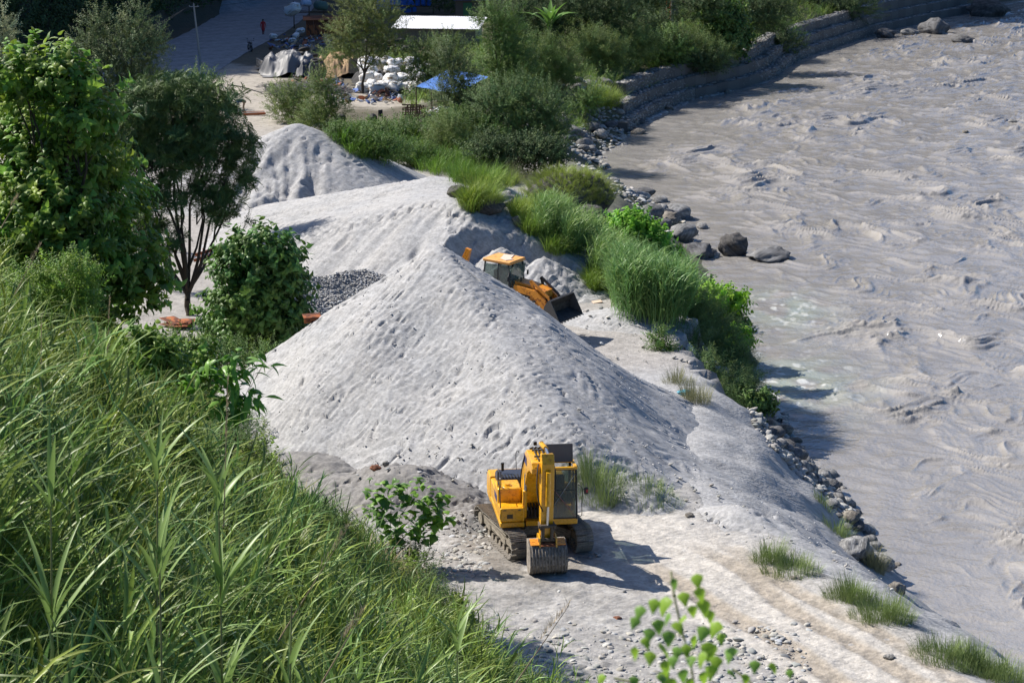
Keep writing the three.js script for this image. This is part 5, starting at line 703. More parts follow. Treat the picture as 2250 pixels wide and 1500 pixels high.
  obj('rear_boom', [beam([0, 1.0, -1.3], [0, 2.2, -2.4], 0.22, 0.3), beam([0, 2.2, -2.4], [0, 3.1, -2.2], 0.2, 0.26)], paintB, o); obj('dipper', [beam([0.0, 3.0, -2.25], [0, 1.6, -2.9], 0.16, 0.2)], paintB, o); obj('rear_bucket', [place(extr([[-2.7, 1.2], [-2.6, 1.5], [-2.9, 1.7], [-3.2, 1.4], [-3.1, 1.0], [-2.95, 1.1], [-3.0, 1.35], [-2.85, 1.45]], 0.6), 0)], blackM, o); obj('stabiliser', [bx(0.12, 0.9, 0.12, -0.95, 0.9, -1.45), bx(0.12, 0.9, 0.12, 0.95, 0.9, -1.45), bx(2.0, 0.2, 0.2, 0, 0.9, -1.45)], paintB, o);
  shade(o);
}
// ---------------------------------------------------------------- road, village, walls, people
const onG = (u, v) => hit(u, v);
reseed(101);
{ // asphalt road round the foot of the hill
  const mid = [[300, 190], [420, 118], [520, 70], [590, 20], [640, -40], [690, -110]].map(([u, v]) => atY(u, v, 0.03)), c = new THREE.CatmullRomCurve3(mid), n = 60, pos = [], uv = [], idx = [];
  for (let i = 0; i <= n; i++) { const p = c.getPoint(i / n), t = c.getTangent(i / n), s = V(-t.z, 0, t.x).normalize(); for (let k = 0; k < 5; k++) { const w = (k / 4 - 0.5) * 10.5, q = p.clone().addScaledVector(s, w); pos.push(q.x, ground(q.x, -q.z) + 0.05 + 0.05 * (1 - (w / 5.25) ** 2), q.z); uv.push(q.x, q.z); } }
  for (let i = 0; i < n; i++) for (let k = 0; k < 4; k++) { const a = i * 5 + k, b = a + 1, d = a + 5, e = d + 1; idx.push(a, b, e, a, e, d); }
  const g = new THREE.BufferGeometry(); g.setAttribute('position', new THREE.Float32BufferAttribute(pos, 3)); g.setAttribute('uv', new THREE.Float32BufferAttribute(uv, 2)); g.setIndex(idx); g.computeVertexNormals();
  tag(obj('road', g, std([0.33, 0.34, 0.355], 0.9, { map: clone(grainTex, 1 / 7), side: THREE.DoubleSide })), null, null, null, 'structure');
}
// people: one continuous body each
function person(label, pos, turn, bones, group) { // bones: [a, b, ra, rb, colour]
  const res = 60, size = 1.1, mc = new MarchingCubes(res, std([1, 1, 1], 0.9), false, false, 60000), field = mc.field; mc.isolation = 0;
  const cap = (p, [a, b, ra, rb]) => { const ab = [b[0] - a[0], b[1] - a[1], b[2] - a[2]], ap = [p[0] - a[0], p[1] - a[1], p[2] - a[2]], t = clamp((ab[0] * ap[0] + ab[1] * ap[1] + ab[2] * ap[2]) / (ab[0] ** 2 + ab[1] ** 2 + ab[2] ** 2 + 1e-9), 0, 1); return Math.hypot(ap[0] - ab[0] * t, ap[1] - ab[1] * t, ap[2] - ab[2] * t) - mix(ra, rb, t); };
  for (let z = 0; z < res; z++) for (let y = 0; y < res; y++) for (let x = 0; x < res; x++) { const p = [(x / res * 2 - 1) * size, (y / res * 2 - 1) * size + 0.95, (z / res * 2 - 1) * size]; let d = 9; for (const b of bones) d = smin(d, cap(p, b), 0.03); field[x + y * res + z * res * res] = -d; }
  mc.update(); const n = mc.count, P = mc.positionArray.slice(0, n * 3), Nn = mc.normalArray.slice(0, n * 3), C = new Float32Array(n * 3);
  for (let i = 0; i < n; i++) { P[i * 3] *= size; P[i * 3 + 1] = P[i * 3 + 1] * size + 0.95; P[i * 3 + 2] *= size; let best = 9, c; for (const b of bones) { const d = cap([P[i * 3], P[i * 3 + 1], P[i * 3 + 2]], b); if (d < best) { best = d; c = b[4]; } } C.set(c, i * 3); }
  const g = new THREE.BufferGeometry(); g.setAttribute('position', new THREE.BufferAttribute(P, 3)); g.setAttribute('normal', new THREE.BufferAttribute(Nn, 3)); g.setAttribute('color', new THREE.BufferAttribute(C, 3));
  const m = obj('person', g, std([1, 1, 1], 0.9, { vertexColors: true })); m.position.copy(pos); m.rotation.y = turn; return tag(m, label, 'person', group);
}
const skin = [0.2, 0.11, 0.07], hair = [0.012, 0.01, 0.01];
function hand(x, y, z, dx) { const L = [[[x, y, z], [x, y - 0.07, z + 0.01], 0.035, 0.03, skin]]; for (let i = 0; i < 4; i++) L.push([[x, y - 0.06, z - 0.03 + i * 0.02], [x, y - 0.13 - (i === 1 || i === 2 ? 0.015 : 0), z - 0.02 + i * 0.022], 0.011, 0.009, skin]); L.push([[x, y - 0.03, z + 0.03], [x + dx * 0.02, y - 0.09, z + 0.055], 0.012, 0.01, skin]); return L; }
{
  const red = [0.4, 0.03, 0.03], dk = [0.16, 0.02, 0.03];
  person('person in a red tunic walking on the shaded asphalt road', atY(578, 76, 0.08), 0.4, [
    [[0, 1.5, 0], [0, 1.56, 0], 0.09, 0.1, hair], [[0, 1.5, 0.04], [0, 1.47, 0.05], 0.075, 0.06, skin], [[0, 1.36, 0], [0, 1.45, 0], 0.05, 0.05, skin], [[-0.15, 1.3, 0], [0.15, 1.3, 0], 0.07, 0.07, red], [[0, 1.3, 0], [0, 0.95, 0], 0.15, 0.14, red], [[0, 0.95, 0], [0, 0.62, 0], 0.16, 0.2, red],
    [[-0.2, 1.3, 0], [-0.27, 1.04, 0.02], 0.06, 0.05, red], [[-0.27, 1.04, 0.02], [-0.28, 0.82, 0.1], 0.045, 0.035, red], [[0.2, 1.3, 0], [0.27, 1.04, -0.02], 0.06, 0.05, red], [[0.27, 1.04, -0.02], [0.29, 0.82, 0.02], 0.045, 0.035, red], ...hand(-0.28, 0.82, 0.1, -1), ...hand(0.29, 0.82, 0.02, 1),
    [[-0.08, 0.7, 0], [-0.09, 0.42, 0.1], 0.085, 0.065, dk], [[-0.09, 0.42, 0.1], [-0.09, 0.07, 0.06], 0.06, 0.04, dk], [[0.08, 0.7, 0], [0.09, 0.42, -0.02], 0.085, 0.065, dk], [[0.09, 0.42, -0.02], [0.09, 0.07, -0.16], 0.06, 0.04, dk], [[-0.09, 0.05, 0.04], [-0.09, 0.04, 0.18], 0.04, 0.035, hair], [[0.09, 0.05, -0.18], [0.09, 0.04, -0.04], 0.04, 0.035, hair]]);
  const blue = [0.025, 0.04, 0.12], tan = [0.3, 0.22, 0.14];
  person('person in a dark blue shirt and tan trousers bending over the pipes', onG(535, 247), -1.4, [
    [[0, 0.82, 0.62], [0, 0.76, 0.66], 0.095, 0.09, hair], [[0, 0.74, 0.66], [0, 0.72, 0.68], 0.06, 0.05, skin], [[0, 0.9, 0.5], [0, 0.84, 0.57], 0.05, 0.05, skin], [[-0.15, 0.95, 0.42], [0.15, 0.95, 0.42], 0.08, 0.08, blue], [[0, 0.95, 0.42], [0, 0.97, 0.05], 0.15, 0.14, blue], [[0, 0.96, 0.05], [0, 0.88, -0.08], 0.15, 0.15, tan],
    [[-0.2, 0.92, 0.44], [-0.22, 0.66, 0.46], 0.06, 0.05, blue], [[-0.22, 0.66, 0.46], [-0.2, 0.42, 0.5], 0.042, 0.034, skin], [[0.2, 0.92, 0.44], [0.22, 0.66, 0.46], 0.06, 0.05, blue], [[0.22, 0.66, 0.46], [0.2, 0.42, 0.5], 0.042, 0.034, skin], ...hand(-0.2, 0.42, 0.5, -1), ...hand(0.2, 0.42, 0.5, 1),
    [[-0.1, 0.86, -0.06], [-0.11, 0.46, 0.0], 0.09, 0.07, tan], [[-0.11, 0.46, 0.0], [-0.11, 0.08, -0.06], 0.06, 0.045, tan], [[0.1, 0.86, -0.06], [0.11, 0.46, 0.02], 0.09, 0.07, tan], [[0.11, 0.46, 0.02], [0.11, 0.08, -0.04], 0.06, 0.045, tan], [[-0.11, 0.05, -0.08], [-0.11, 0.04, 0.08], 0.04, 0.035, hair], [[0.11, 0.05, -0.06], [0.11, 0.04, 0.1], 0.04, 0.035, hair]]);
}
const W = { wood: std([0.2, 0.13, 0.08], 0.9, { map: clone(stoneTex, 1) }), rust: std([1, 1, 1], 0.85, { map: clone(rustTex, 0.6) }), sack: std([0.68, 0.69, 0.7], 0.75, { map: clone(dirtyTex, 1.1), bumpMap: clone(stoneBump, 3), bumpScale: 0.02 }), tarp: std([0.13, 0.135, 0.145], 0.55, { side: THREE.DoubleSide }), brown: std([0.3, 0.2, 0.11], 0.85, { side: THREE.DoubleSide }), black: std([0.02, 0.02, 0.022], 0.8), blue: std([0.04, 0.14, 0.5], 0.5, { side: THREE.DoubleSide }), barrel: std([0.02, 0.16, 0.62], 0.4), roof: std([0.72, 0.74, 0.78], 0.35, { metalness: 0.2 }), conc: std([0.4, 0.39, 0.37], 0.95, { map: clone(stoneTex, 0.8) }), plastic: std([0.72, 0.76, 0.78], 0.4), net: std([0.05, 0.05, 0.055], 0.9), pole: std([0.34, 0.32, 0.29], 0.9) };
{ // pole and wires
  const b = onG(441, 146), h = 5.9, o = thing('power_pole', 'slim grey power pole beside the bend of the asphalt road', 'pole', b); obj('post', bar([0, -0.3, 0], [-0.5, h, 0.1], 0.13, 0.08, 10), W.pole, o); obj('crossarm', [bar([-0.95, h - 0.25, 0.1], [-0.02, h - 0.25, 0.1], 0.04), cyl(0.03, 0.04, 0.12, -0.9, h - 0.15, 0.1), cyl(0.03, 0.04, 0.12, -0.1, h - 0.15, 0.1), cyl(0.03, 0.04, 0.12, -0.5, h + 0.05, 0.1)], W.pole, o);
  const top = b.clone().add(V(-0.5, h, 0.1)), wire = (label, p, q, sag) => { const m = obj('wire', tube([p, p.clone().lerp(q, 0.3).add(V(0, -sag * 0.8, 0)), p.clone().lerp(q, 0.55).add(V(0, -sag, 0)), p.clone().lerp(q, 0.8).add(V(0, -sag * 0.6, 0)), q], 0.018, 5, 30), W.black); tag(m, label, 'wire', 'wires of the power pole'); };
  wire('upper wire from the pole towards the upper left', top, atF(60, 95, 150), 1.2); wire('lower wire from the pole towards the left', top.clone().add(V(-0.4, -0.2, 0)), atF(60, 125, 150), 1.2); wire('upper wire from the pole up along the road', top, atF(640, -60, 300), 0.9); wire('lower wire from the pole up along the road', top.clone().add(V(0.4, -0.2, 0)), atF(640, -40, 300), 0.9);
}
{ // motorcycle
  const o = thing('motorcycle', 'dark motorcycle parked on the edge of the asphalt road', 'motorcycle', onG(549, 112), 0.35); for (const z of [-0.62, 0.62]) { const w = obj('wheel', place(new THREE.TorusGeometry(0.27, 0.055, 8, 22), 0, 0.32, z, 0, Math.PI / 2), rubber, o); obj('rim', cyl(0.08, 0.08, 0.08, 0, 0.32, z, 0, 0, Math.PI / 2, 12), steel, w); }
  obj('engine', [rbx(0.24, 0.34, 0.4, 0, 0.48, 0.02), cyl(0.05, 0.05, 0.6, 0.16, 0.34, -0.4, Math.PI / 2)], steel, o); obj('fuel_tank', rbx(0.26, 0.22, 0.46, 0, 0.84, 0.15, 0.1, 0, 0, 0.1), std([0.03, 0.03, 0.06], 0.3), o); obj('seat', rbx(0.26, 0.1, 0.62, 0, 0.82, -0.36, 0, 0, 0, 0.05), blackM, o); obj('fork', [bar([-0.09, 0.32, 0.62], [-0.09, 1.0, 0.36], 0.025), bar([0.09, 0.32, 0.62], [0.09, 1.0, 0.36], 0.025), bar([-0.36, 1.06, 0.3], [0.36, 1.06, 0.3], 0.018)], blackM, o); obj('headlight', place(new THREE.SphereGeometry(0.1, 12, 8), 0, 0.92, 0.5), steel, o); obj('frame', [bar([0, 0.95, 0.36], [0, 0.4, -0.3], 0.025), bar([0, 0.4, -0.3], [0, 0.32, -0.62], 0.03), bar([0, 0.75, -0.6], [0, 0.4, -0.2], 0.02)], blackM, o); obj('mirror', [bar([-0.3, 1.06, 0.3], [-0.34, 1.25, 0.3], 0.008), rbx(0.1, 0.07, 0.02, -0.34, 1.28, 0.3), bar([0.3, 1.06, 0.3], [0.34, 1.25, 0.3], 0.008), rbx(0.1, 0.07, 0.02, 0.34, 1.28, 0.3)], blackM, o); shade(o);
}
// draped covers: heap under a crumpled sheet
function drape(name, label, u, v, w, d, h, mat, turn, seed) {
  const b = onG(u, v), n = 46, pos = [], uv = [], idx = []; for (let j = 0; j <= n; j++) for (let i = 0; i <= n; i++) { const a = i / n * 2 - 1, c = j / n * 2 - 1, r = Math.max(Math.abs(a), Math.abs(c)) ** 3, base = h * (0.75 + 0.3 * nA(a * 1.4 + seed, c * 1.4)) * (1 - sstep(0.62, 1.0, Math.hypot(a, c) * 0.86)); const fold = 0.14 * (1 - Math.abs(nB(a * 2.3 + seed, c * 2.3))) + 0.07 * (1 - Math.abs(nC(a * 5 + seed, c * 5))); pos.push(a * w / 2 * (1 + 0.06 * nA(c * 3, seed)), Math.max(0.03, base + fold * (0.3 + base) - 0.05), c * d / 2 * (1 + 0.06 * nB(a * 3, seed))); uv.push(a * 2, c * 2); }
  for (let j = 0; j < n; j++) for (let i = 0; i < n; i++) { const a = j * (n + 1) + i, e = a + n + 1; idx.push(a, e, a + 1, a + 1, e, e + 1); }
  const g = new THREE.BufferGeometry(); g.setAttribute('position', new THREE.Float32BufferAttribute(pos, 3)); g.setAttribute('uv', new THREE.Float32BufferAttribute(uv, 2)); g.setIndex(idx); g.computeVertexNormals(); const m = obj(name, g, mat); m.position.copy(b); m.rotation.y = turn; tag(m, label, 'tarpaulin', 'tarpaulins over the scrap heaps'); return b;
}
drape('tarpaulin', 'grey crumpled tarpaulin over a scrap heap at the road bend', 632, 158, 5.4, 7.5, 1.7, W.tarp, 0.2, 1); drape('tarpaulin', 'dark tarpaulin hanging at the right end of the grey one', 680, 165, 3.0, 5.0, 1.3, std([0.05, 0.055, 0.07], 0.6, { side: THREE.DoubleSide }), -0.2, 4); drape('tarpaulin', 'brown crumpled tarpaulin between the grey one and the white sacks', 745, 160, 4.0, 7.0, 1.6, W.brown, 0.3, 7); drape('tarpaulin', 'black sheet under the white sacks', 840, 180, 5.5, 5.0, 1.0, W.black, 0.1, 9);
// tyres
const tyreG = new THREE.TorusGeometry(0.4, 0.15, 10, 24); tyreG.rotateX(Math.PI / 2);
function tyre(label, u, v, y, tilt = 0) { const p = atF(u, v, -onG(u, v + y * 22).z); const m = obj('tyre', tyreG, rubber); m.position.copy(p); m.rotation.set(tilt, R(0, 6), tilt * 0.6); tag(m, label, 'tyre', 'old tyres of the scrap yard'); }
[[655, 118], [686, 122], [694, 133], [668, 108]].forEach(([u, v], i) => tyre(['tyre lying on top of the grey tarpaulin', 'large tyre at the right edge of the grey tarpaulin', 'tyre below the large one at the edge of the grey tarpaulin', 'tyre at the back of the grey tarpaulin'][i], u, v, 1.5, R(-0.3, 0.3)));
for (let i = 0; i < 14; i++) tyre(`black tyre in the pile before the white hut, ${['bottom', 'middle', 'top'][Math.floor(i / 5)]} layer, ${['first', 'second', 'third', 'fourth', 'fifth'][i % 5]} from the left`, 815 + (i % 5) * 20 + R(-4, 4), 112 - Math.floor(i / 5) * 11 + R(-3, 3), 0.8 + 0.4 * Math.floor(i / 5), R(-0.25, 0.25));
// sacks
const sackG = [0, 1, 2, 3].map((k) => { const g = new THREE.SphereGeometry(1, 20, 14), p = g.attributes.position, q = (x, e) => Math.sign(x) * Math.abs(x) ** e; for (let i = 0; i < p.count; i++) { const x = p.getX(i), y = p.getY(i), z = p.getZ(i), w = 1 + 0.09 * n3(x * 2.2 + k * 5, y * 2.2, z * 2.2) + 0.05 * n3(x * 5, y * 5 + k, z * 5); p.setXYZ(i, q(x, 0.55) * w, q(y, 0.8) * w * 0.62, q(z, 0.65) * w * 0.72); } g.computeVertexNormals(); return g; });
const sackGroup = 'white sacks of the scrap yard';
function sack(label, p, s, mat = W.sack) { const m = obj('sack', sackG[Math.floor(rnd() * 4)], mat); m.position.copy(p); m.rotation.set(R(-0.35, 0.35), R(0, 6.28), R(-0.35, 0.35)); m.scale.setScalar(s); tag(m, label, 'sack', sackGroup); }
{
  const b = onG(845, 205), f0 = -b.z; for (let i = 0; i < 46; i++) { const t = rnd(), x = b.x + R(-2.4, 3.0), layer = Math.floor(i / 12), f = f0 + 2 + layer * 2.2 + R(-1, 1); sack(`bulging white sack, ${['bottom', 'second', 'third', 'top'][layer]} row of the long heap, ${['left end', 'left of the middle', 'middle', 'right of the middle', 'right end'][clamp(Math.floor((x - b.x + 2.4) / 1.09), 0, 4)]}, ${i % 2 ? 'front' : 'back'}`, V(x, terrain(x, f) + 0.35 + layer * 0.42 + R(0, 0.2), -f), R(0.5, 0.75)); }
  sack('two-tone white sack standing alone below the sack heap', onG(822, 190).add(V(0, 0.45, 0)), 0.75); sack('lower white sack standing in front of the sack heap', onG(828, 203).add(V(0, 0.4, 0)), 0.72); sack('square white sack with dark marks at the right of the sack heap', onG(872, 203).add(V(0, 0.5, 0)), 0.7);
  sack('small white bag lying on a tyre beside the asphalt road', onG(600, 90).add(V(0, 0.5, 0)), 0.42); sack('white plastic bag among the roadside rubbish', onG(650, 88).add(V(0, 0.5, 0)), 0.4); sack('torn white plastic bag on the roadside rubbish', onG(660, 80).add(V(0, 0.6, 0)), 0.5); sack('white bag in front of the rusty shed', onG(642, 95).add(V(0, 0.3, 0)), 0.4);
  sack('big white sack hung on the post at the top edge', atY(642, 20, 2.4), 0.95); sack('blue-tinted white sack hung at the top edge', atY(672, 6, 2.7), 0.6, std([0.5, 0.55, 0.68], 0.7)); sack('green sack hung at the top edge', atY(705, 12, 2.5), 0.8, std([0.08, 0.14, 0.12], 0.7));
}
{ // rack carrying the sacks, rusty shed
  const b = atY(646, 62, 0), o = thing('sack_rack', 'wooden rack beside the road carrying hung sacks', 'rack', b); for (const [x, z] of [[0, 0], [3.2, -1], [1.5, -2]]) obj('post', bar([x, -0.2, z], [x, 3.0, z], 0.06), W.wood, o); obj('rail', [bar([-0.4, 1.7, 0], [4.2, 1.6, -1], 0.05), bar([-0.4, 1.75, -1.6], [4.2, 1.6, -2], 0.05)], W.wood, o);
  const c = atY(720, 78, 0), s = thing('rusty_shed', 'low shed of rusty sheet metal behind the brown tarpaulin', 'shed', c, 0.1); for (let i = 0; i < 6; i++) obj('wall_sheet', bx(0.78, 1.7, 0.04, -1.9 + i * 0.8, 0.85, 0.015 * (i % 2)), W.rust, s); obj('roof', bx(5.2, 0.06, 3, 0, 1.75, -1.3, 0.06), W.rust, s);
}
{ // net and wire tangle
  const b = onG(640, 205), L = []; const o = thing('net_heap', 'tangled heap of grey nets and wire in front of the grey tarpaulin', 'net heap', b); for (let i = 0; i < 170; i++) { const x = R(-2.4, 5.2), z = R(-1.6, 1.4), h = 1.0 * (1 - (x / 6) ** 2) * (1 - Math.abs(z) / 3); L.push(tube([[x, R(0, h), z], [x + R(-0.8, 0.8), R(0.2, h + 0.3), z + R(-0.5, 0.5)], [x + R(-1.2, 1.2), R(0.1, h + 0.2), z + R(-0.6, 0.6)], [x + R(-1.2, 1.2), R(0, h), z + R(-0.6, 0.6)]], R(0.012, 0.03), 4, 9)); } obj('tangle', mergeGeometries(L), std([0.2, 0.195, 0.19], 0.9), o, 'stuff'); const g = rock(90, 3, 0.35, 0.4); const m = obj('pile', g, W.net, o); m.scale.set(3.6, 1.7, 1.6); m.position.set(1.3, 0.1, -0.3);
  for (const [u, v, s, l] of [[750, 268, 0.5, 'dark barrel lying at the edge of the grass by the far sand heap'], [818, 265, 0.42, 'dark net bundle at the edge of the grassy slope']]) { const p = onG(u, v), t = obj('bundle', rock(Math.floor(u), 2, 0.3, 0.8), W.black); t.position.copy(p).add(V(0, 0.25, 0)); t.scale.setScalar(s); tag(t, l, 'bundle', 'scrap bundles at the edge of the grassy slope'); }
}
{ // white hut
  const b = atY(958, 108, 0), o = thing('white_hut', 'hut with a bright white sheet-metal roof behind the tyres', 'hut', b, -0.12); for (let i = 0; i < 8; i++) obj('wall_board', bx(0.98, 2.0, 0.06, -3.5 + i * 1.0, 1.0, 0.012 * (i % 2)), std([0.16, 0.14, 0.12], 0.9), o); obj('side_wall', [bx(0.06, 2.3, 5, 4.0, 1.15, -2.55), bx(0.06, 2.3, 5, -4.0, 1.15, -2.55), bx(8, 2.6, 0.06, 0, 1.3, -5.1)], std([0.5, 0.5, 0.46], 0.9), o);
  const sh = []; for (let i = 0; i < 9; i++) { const g = new THREE.PlaneGeometry(1.02, 6.4, 12, 1), p = g.attributes.position; for (let k = 0; k < p.count; k++) p.setZ(k, 0.025 * Math.sin((p.getX(k) / 1.02 + 0.5) * Math.PI * 8)); g.rotateX(-Math.PI / 2 + 0.1); g.translate(-4.0 + i * 1.0, 2.45 + 0.012 * (i % 2), -2.5); obj('roof_sheet', g, new THREE.MeshStandardMaterial({ color: lin(0.7, 0.72, 0.76), roughness: 0.4, side: THREE.DoubleSide }), o); } obj('railing', [...Array(14)].map((_, i) => bx(0.05, 0.8, 0.05, -3.4 + i * 0.25, 0.4, 1.2)), W.black, o);
  // barrels on a shelf
  const sp = atY(905, 30, 0); const shelf = thing('shelf', 'plank shelf with blue barrels at the top edge', 'shelf', sp); obj('board', bx(5.5, 0.08, 1.4, 0, 0.9, 0), W.wood, shelf); for (const x of [-2.5, 0, 2.5]) obj('leg', bar([x, -0.2, 0], [x, 0.88, 0], 0.06), W.wood, shelf);
  const bg = new THREE.LatheGeometry([[0, 0], [0.26, 0], [0.28, 0.05], [0.28, 0.28], [0.3, 0.3], [0.28, 0.32], [0.28, 0.58], [0.3, 0.6], [0.28, 0.62], [0.28, 0.86], [0.25, 0.9], [0, 0.9]].map(([a, c]) => new THREE.Vector2(a, c)), 18); [[0.7, 0.94, 'left one of the blue barrels on the shelf'], [1.35, 0.94, 'middle blue barrel on the shelf'], [2.0, 0.94, 'right one of the blue barrels on the shelf'], [1.6, 1.84, 'blue barrel stacked on top of the other blue barrels'], [-1.6, 0.94, 'pale turquoise barrel at the left of the shelf']].forEach(([x, y, l], i) => { const m = obj('barrel', bg, i === 4 ? std([0.2, 0.4, 0.42], 0.4) : W.barrel); m.position.copy(sp).add(V(x, y, 0)); m.scale.setScalar(i === 3 ? 0.9 : 1); tag(m, l, 'barrel', 'barrels on the plank shelf'); });
  drape('blue_tarpaulin', 'blue tarpaulin sheet behind the barrels', 868, 26, 5, 2.4, 1.6, W.blue, 0.1, 15);
}
{ // open shelter with blue tarpaulin roof
  const b = onG(975, 265), f = -b.z, o = thing('blue_shelter', 'shelter of thin poles under a sloping blue tarpaulin roof', 'shelter', b), q = (u, v, df) => atF(u, v, f + df).sub(b), A = q(914, 190, 0.5), B = q(985, 152, 2.5), C = q(1075, 168, 1.5), D = q(1000, 205, -0.5), n = 12, pos = [], idx = [], uv = [];
  for (let j = 0; j <= n; j++) for (let i = 0; i <= n; i++) { const s = i / n, t = j / n, p = A.clone().lerp(D, s).lerp(B.clone().lerp(C, s), t); p.y += -0.18 * Math.sin(s * Math.PI) * Math.sin(t * Math.PI) + 0.05 * nA(s * 4, t * 4); pos.push(p.x, p.y, p.z); uv.push(s, t); } for (let j = 0; j < n; j++) for (let i = 0; i < n; i++) { const a = j * (n + 1) + i, e = a + n + 1; idx.push(a, a + 1, e, a + 1, e + 1, e); }
  const g = new THREE.BufferGeometry(); g.setAttribute('position', new THREE.Float32BufferAttribute(pos, 3)); g.setAttribute('uv', new THREE.Float32BufferAttribute(uv, 2)); g.setIndex(idx); g.computeVertexNormals(); obj('roof_sheet', g, std([0.1, 0.24, 0.6], 0.55, { side: THREE.DoubleSide }), o); for (const p of [A, B, C, D, A.clone().lerp(D, 0.4)]) obj('pole', bar([p.x, -0.3, p.z], p, 0.05), W.wood, o);
  // broken crate and chair
  const c = onG(908, 258), k = thing('wooden_crate', 'broken wooden crate of loose slats in front of the blue shelter', 'crate', c, 0.3); for (let i = 0; i < 9; i++) obj('slat', bx(0.12, R(0.7, 1.2), 0.04, -0.75 + i * 0.19, R(0.35, 0.55), 0.5, R(-0.15, 0.15), 0, R(-0.15, 0.15)), W.wood, k); for (let i = 0; i < 6; i++) obj('slat', bx(0.04, R(0.6, 1.1), 0.12, 0.85, 0.45, -0.4 + i * 0.18, 0, 0, R(-0.2, 0.1)), W.wood, k); for (let i = 0; i < 5; i++) obj('slat', bx(1.6, 0.1, 0.04, 0, 0.15 + 0.2 * i, -0.5, 0, 0, R(-0.08, 0.08)), W.wood, k); obj('floor', bx(1.65, 0.06, 1.0, 0, 0.08, 0), W.wood, k);
  const ch = thing('plastic_chair', 'white plastic chair tipped over beside the broken crate', 'chair', onG(952, 262).add(V(0, 0.3, 0)), 0.5); ch.rotation.set(0.2, 0.5, -1.2); obj('seat', rbx(0.46, 0.04, 0.46, 0, 0.44, 0, 0, 0, 0, 0.015), W.plastic, ch); obj('backrest', rbx(0.46, 0.5, 0.04, 0, 0.7, -0.22, -0.15), W.plastic, ch); for (const [x, z] of [[-0.2, -0.2], [0.2, -0.2], [-0.2, 0.2], [0.2, 0.2]]) obj('leg', bar([x * 1.15, 0, z * 1.15], [x, 0.44, z], 0.028, 0.03, 6), W.plastic, ch); for (const s of [-1, 1]) obj('armrest', [bar([s * 0.25, 0.66, -0.2], [s * 0.25, 0.64, 0.2], 0.025), bar([s * 0.25, 0.64, 0.2], [s * 0.22, 0.44, 0.22], 0.025)], W.plastic, ch); ch.scale.setScalar(1.25);
  const d = onG(840, 268), dc = thing('dark_chair', 'dark plastic chair standing at the edge of the grassy slope', 'chair', d, 0.8); obj('seat', rbx(0.46, 0.04, 0.46, 0, 0.44, 0), W.black, dc); obj('backrest', rbx(0.46, 0.5, 0.04, 0, 0.7, -0.22), W.black, dc); for (const [x, z] of [[-0.2, -0.2], [0.2, -0.2], [-0.2, 0.2], [0.2, 0.2]]) obj('leg', bar([x, 0, z], [x, 0.44, z], 0.028), W.black, dc);
}
{ // huts at the top edge
  const a = atY(1045, 45, 0), o = thing('dark_hut', 'dark hut with a green door at the top edge', 'hut', a); obj('wall', [bx(4.5, 2.4, 0.15, 0, 1.2, 0), bx(0.15, 2.4, 4, 2.2, 1.2, -2), bx(0.15, 2.4, 4, -2.2, 1.2, -2), bx(4.5, 2.4, 0.15, 0, 1.2, -4)], std([0.09, 0.08, 0.07], 0.9), o); obj('door', bx(1.0, 2.0, 0.06, -0.9, 1.0, 0.12), std([0.02, 0.12, 0.05], 0.6), o); obj('roof', bx(5.6, 0.08, 5, 0.3, 2.6, -1.8, 0.08), std([0.06, 0.14, 0.42], 0.5), o); for (const x of [2.4, 3.2]) { const pl = obj('brick_pillar', bx(0.5, 2.3, 0.5, x, 1.15, 0.6), std([0.17, 0.14, 0.12], 0.95), o); for (let i = 0; i < 8; i++) obj('brick', bx(0.53, 0.2, 0.53, x, 0.15 + i * 0.28, 0.6), i % 2 ? std([0.2, 0.17, 0.14], 0.95) : std([0.14, 0.12, 0.1], 0.95), pl); }
  const p = onG(1482, 70), q = thing('stone_pillar', 'tall rough stone pillar with an orange-red frame on its side', 'pillar', p); obj('core', bx(0.8, 4.0, 0.8, 0, 2.0, 0), std([0.2, 0.18, 0.16], 0.95), q); for (let y = 0; y < 14; y++) for (let x = 0; x < 3; x++) { const m = obj('stone', stoneG[(x + y) % 6], stoneMats[3 - ((x * 2 + y) % 3)], q); m.position.set(-0.27 + x * 0.27, 0.15 + y * 0.28, 0.38); m.scale.set(0.16, 0.16, 0.08); } obj('frame', [bx(0.1, 2.4, 0.1, -0.5, 2.6, 0.3), bx(0.1, 2.4, 0.1, -0.9, 2.6, 0.3), bx(0.5, 0.1, 0.1, -0.7, 3.8, 0.3), bx(0.5, 0.1, 0.1, -0.7, 2.6, 0.3), bx(0.5, 0.1, 0.1, -0.7, 1.45, 0.3)], std([0.45, 0.1, 0.03], 0.7), q);
  const h = atY(1400, 20, 0), r = thing('red_house', 'shaded house with a reddish wall behind the banana plants', 'house', h); obj('wall', [bx(12, 3, 0.2, 0, 1.5, 0), bx(0.2, 3, 6, 5.9, 1.5, -3), bx(0.2, 3, 6, -5.9, 1.5, -3)], std([0.26, 0.07, 0.06], 0.9), r); for (const x of [-3, 2.5]) { const w = obj('window', bx(1.3, 1.2, 0.06, x, 1.6, 0.13), std([0.02, 0.03, 0.06], 0.3), r); obj('frame', [bx(1.4, 0.08, 0.1, x, 2.2, 0.15), bx(1.4, 0.08, 0.1, x, 1.0, 0.15), bx(0.08, 1.2, 0.1, x, 1.6, 0.15)], W.wood, w); } obj('roof', bx(13, 0.12, 7.4, 0, 3.1, -3, 0.06), std([0.1, 0.1, 0.11], 0.7), r);
}
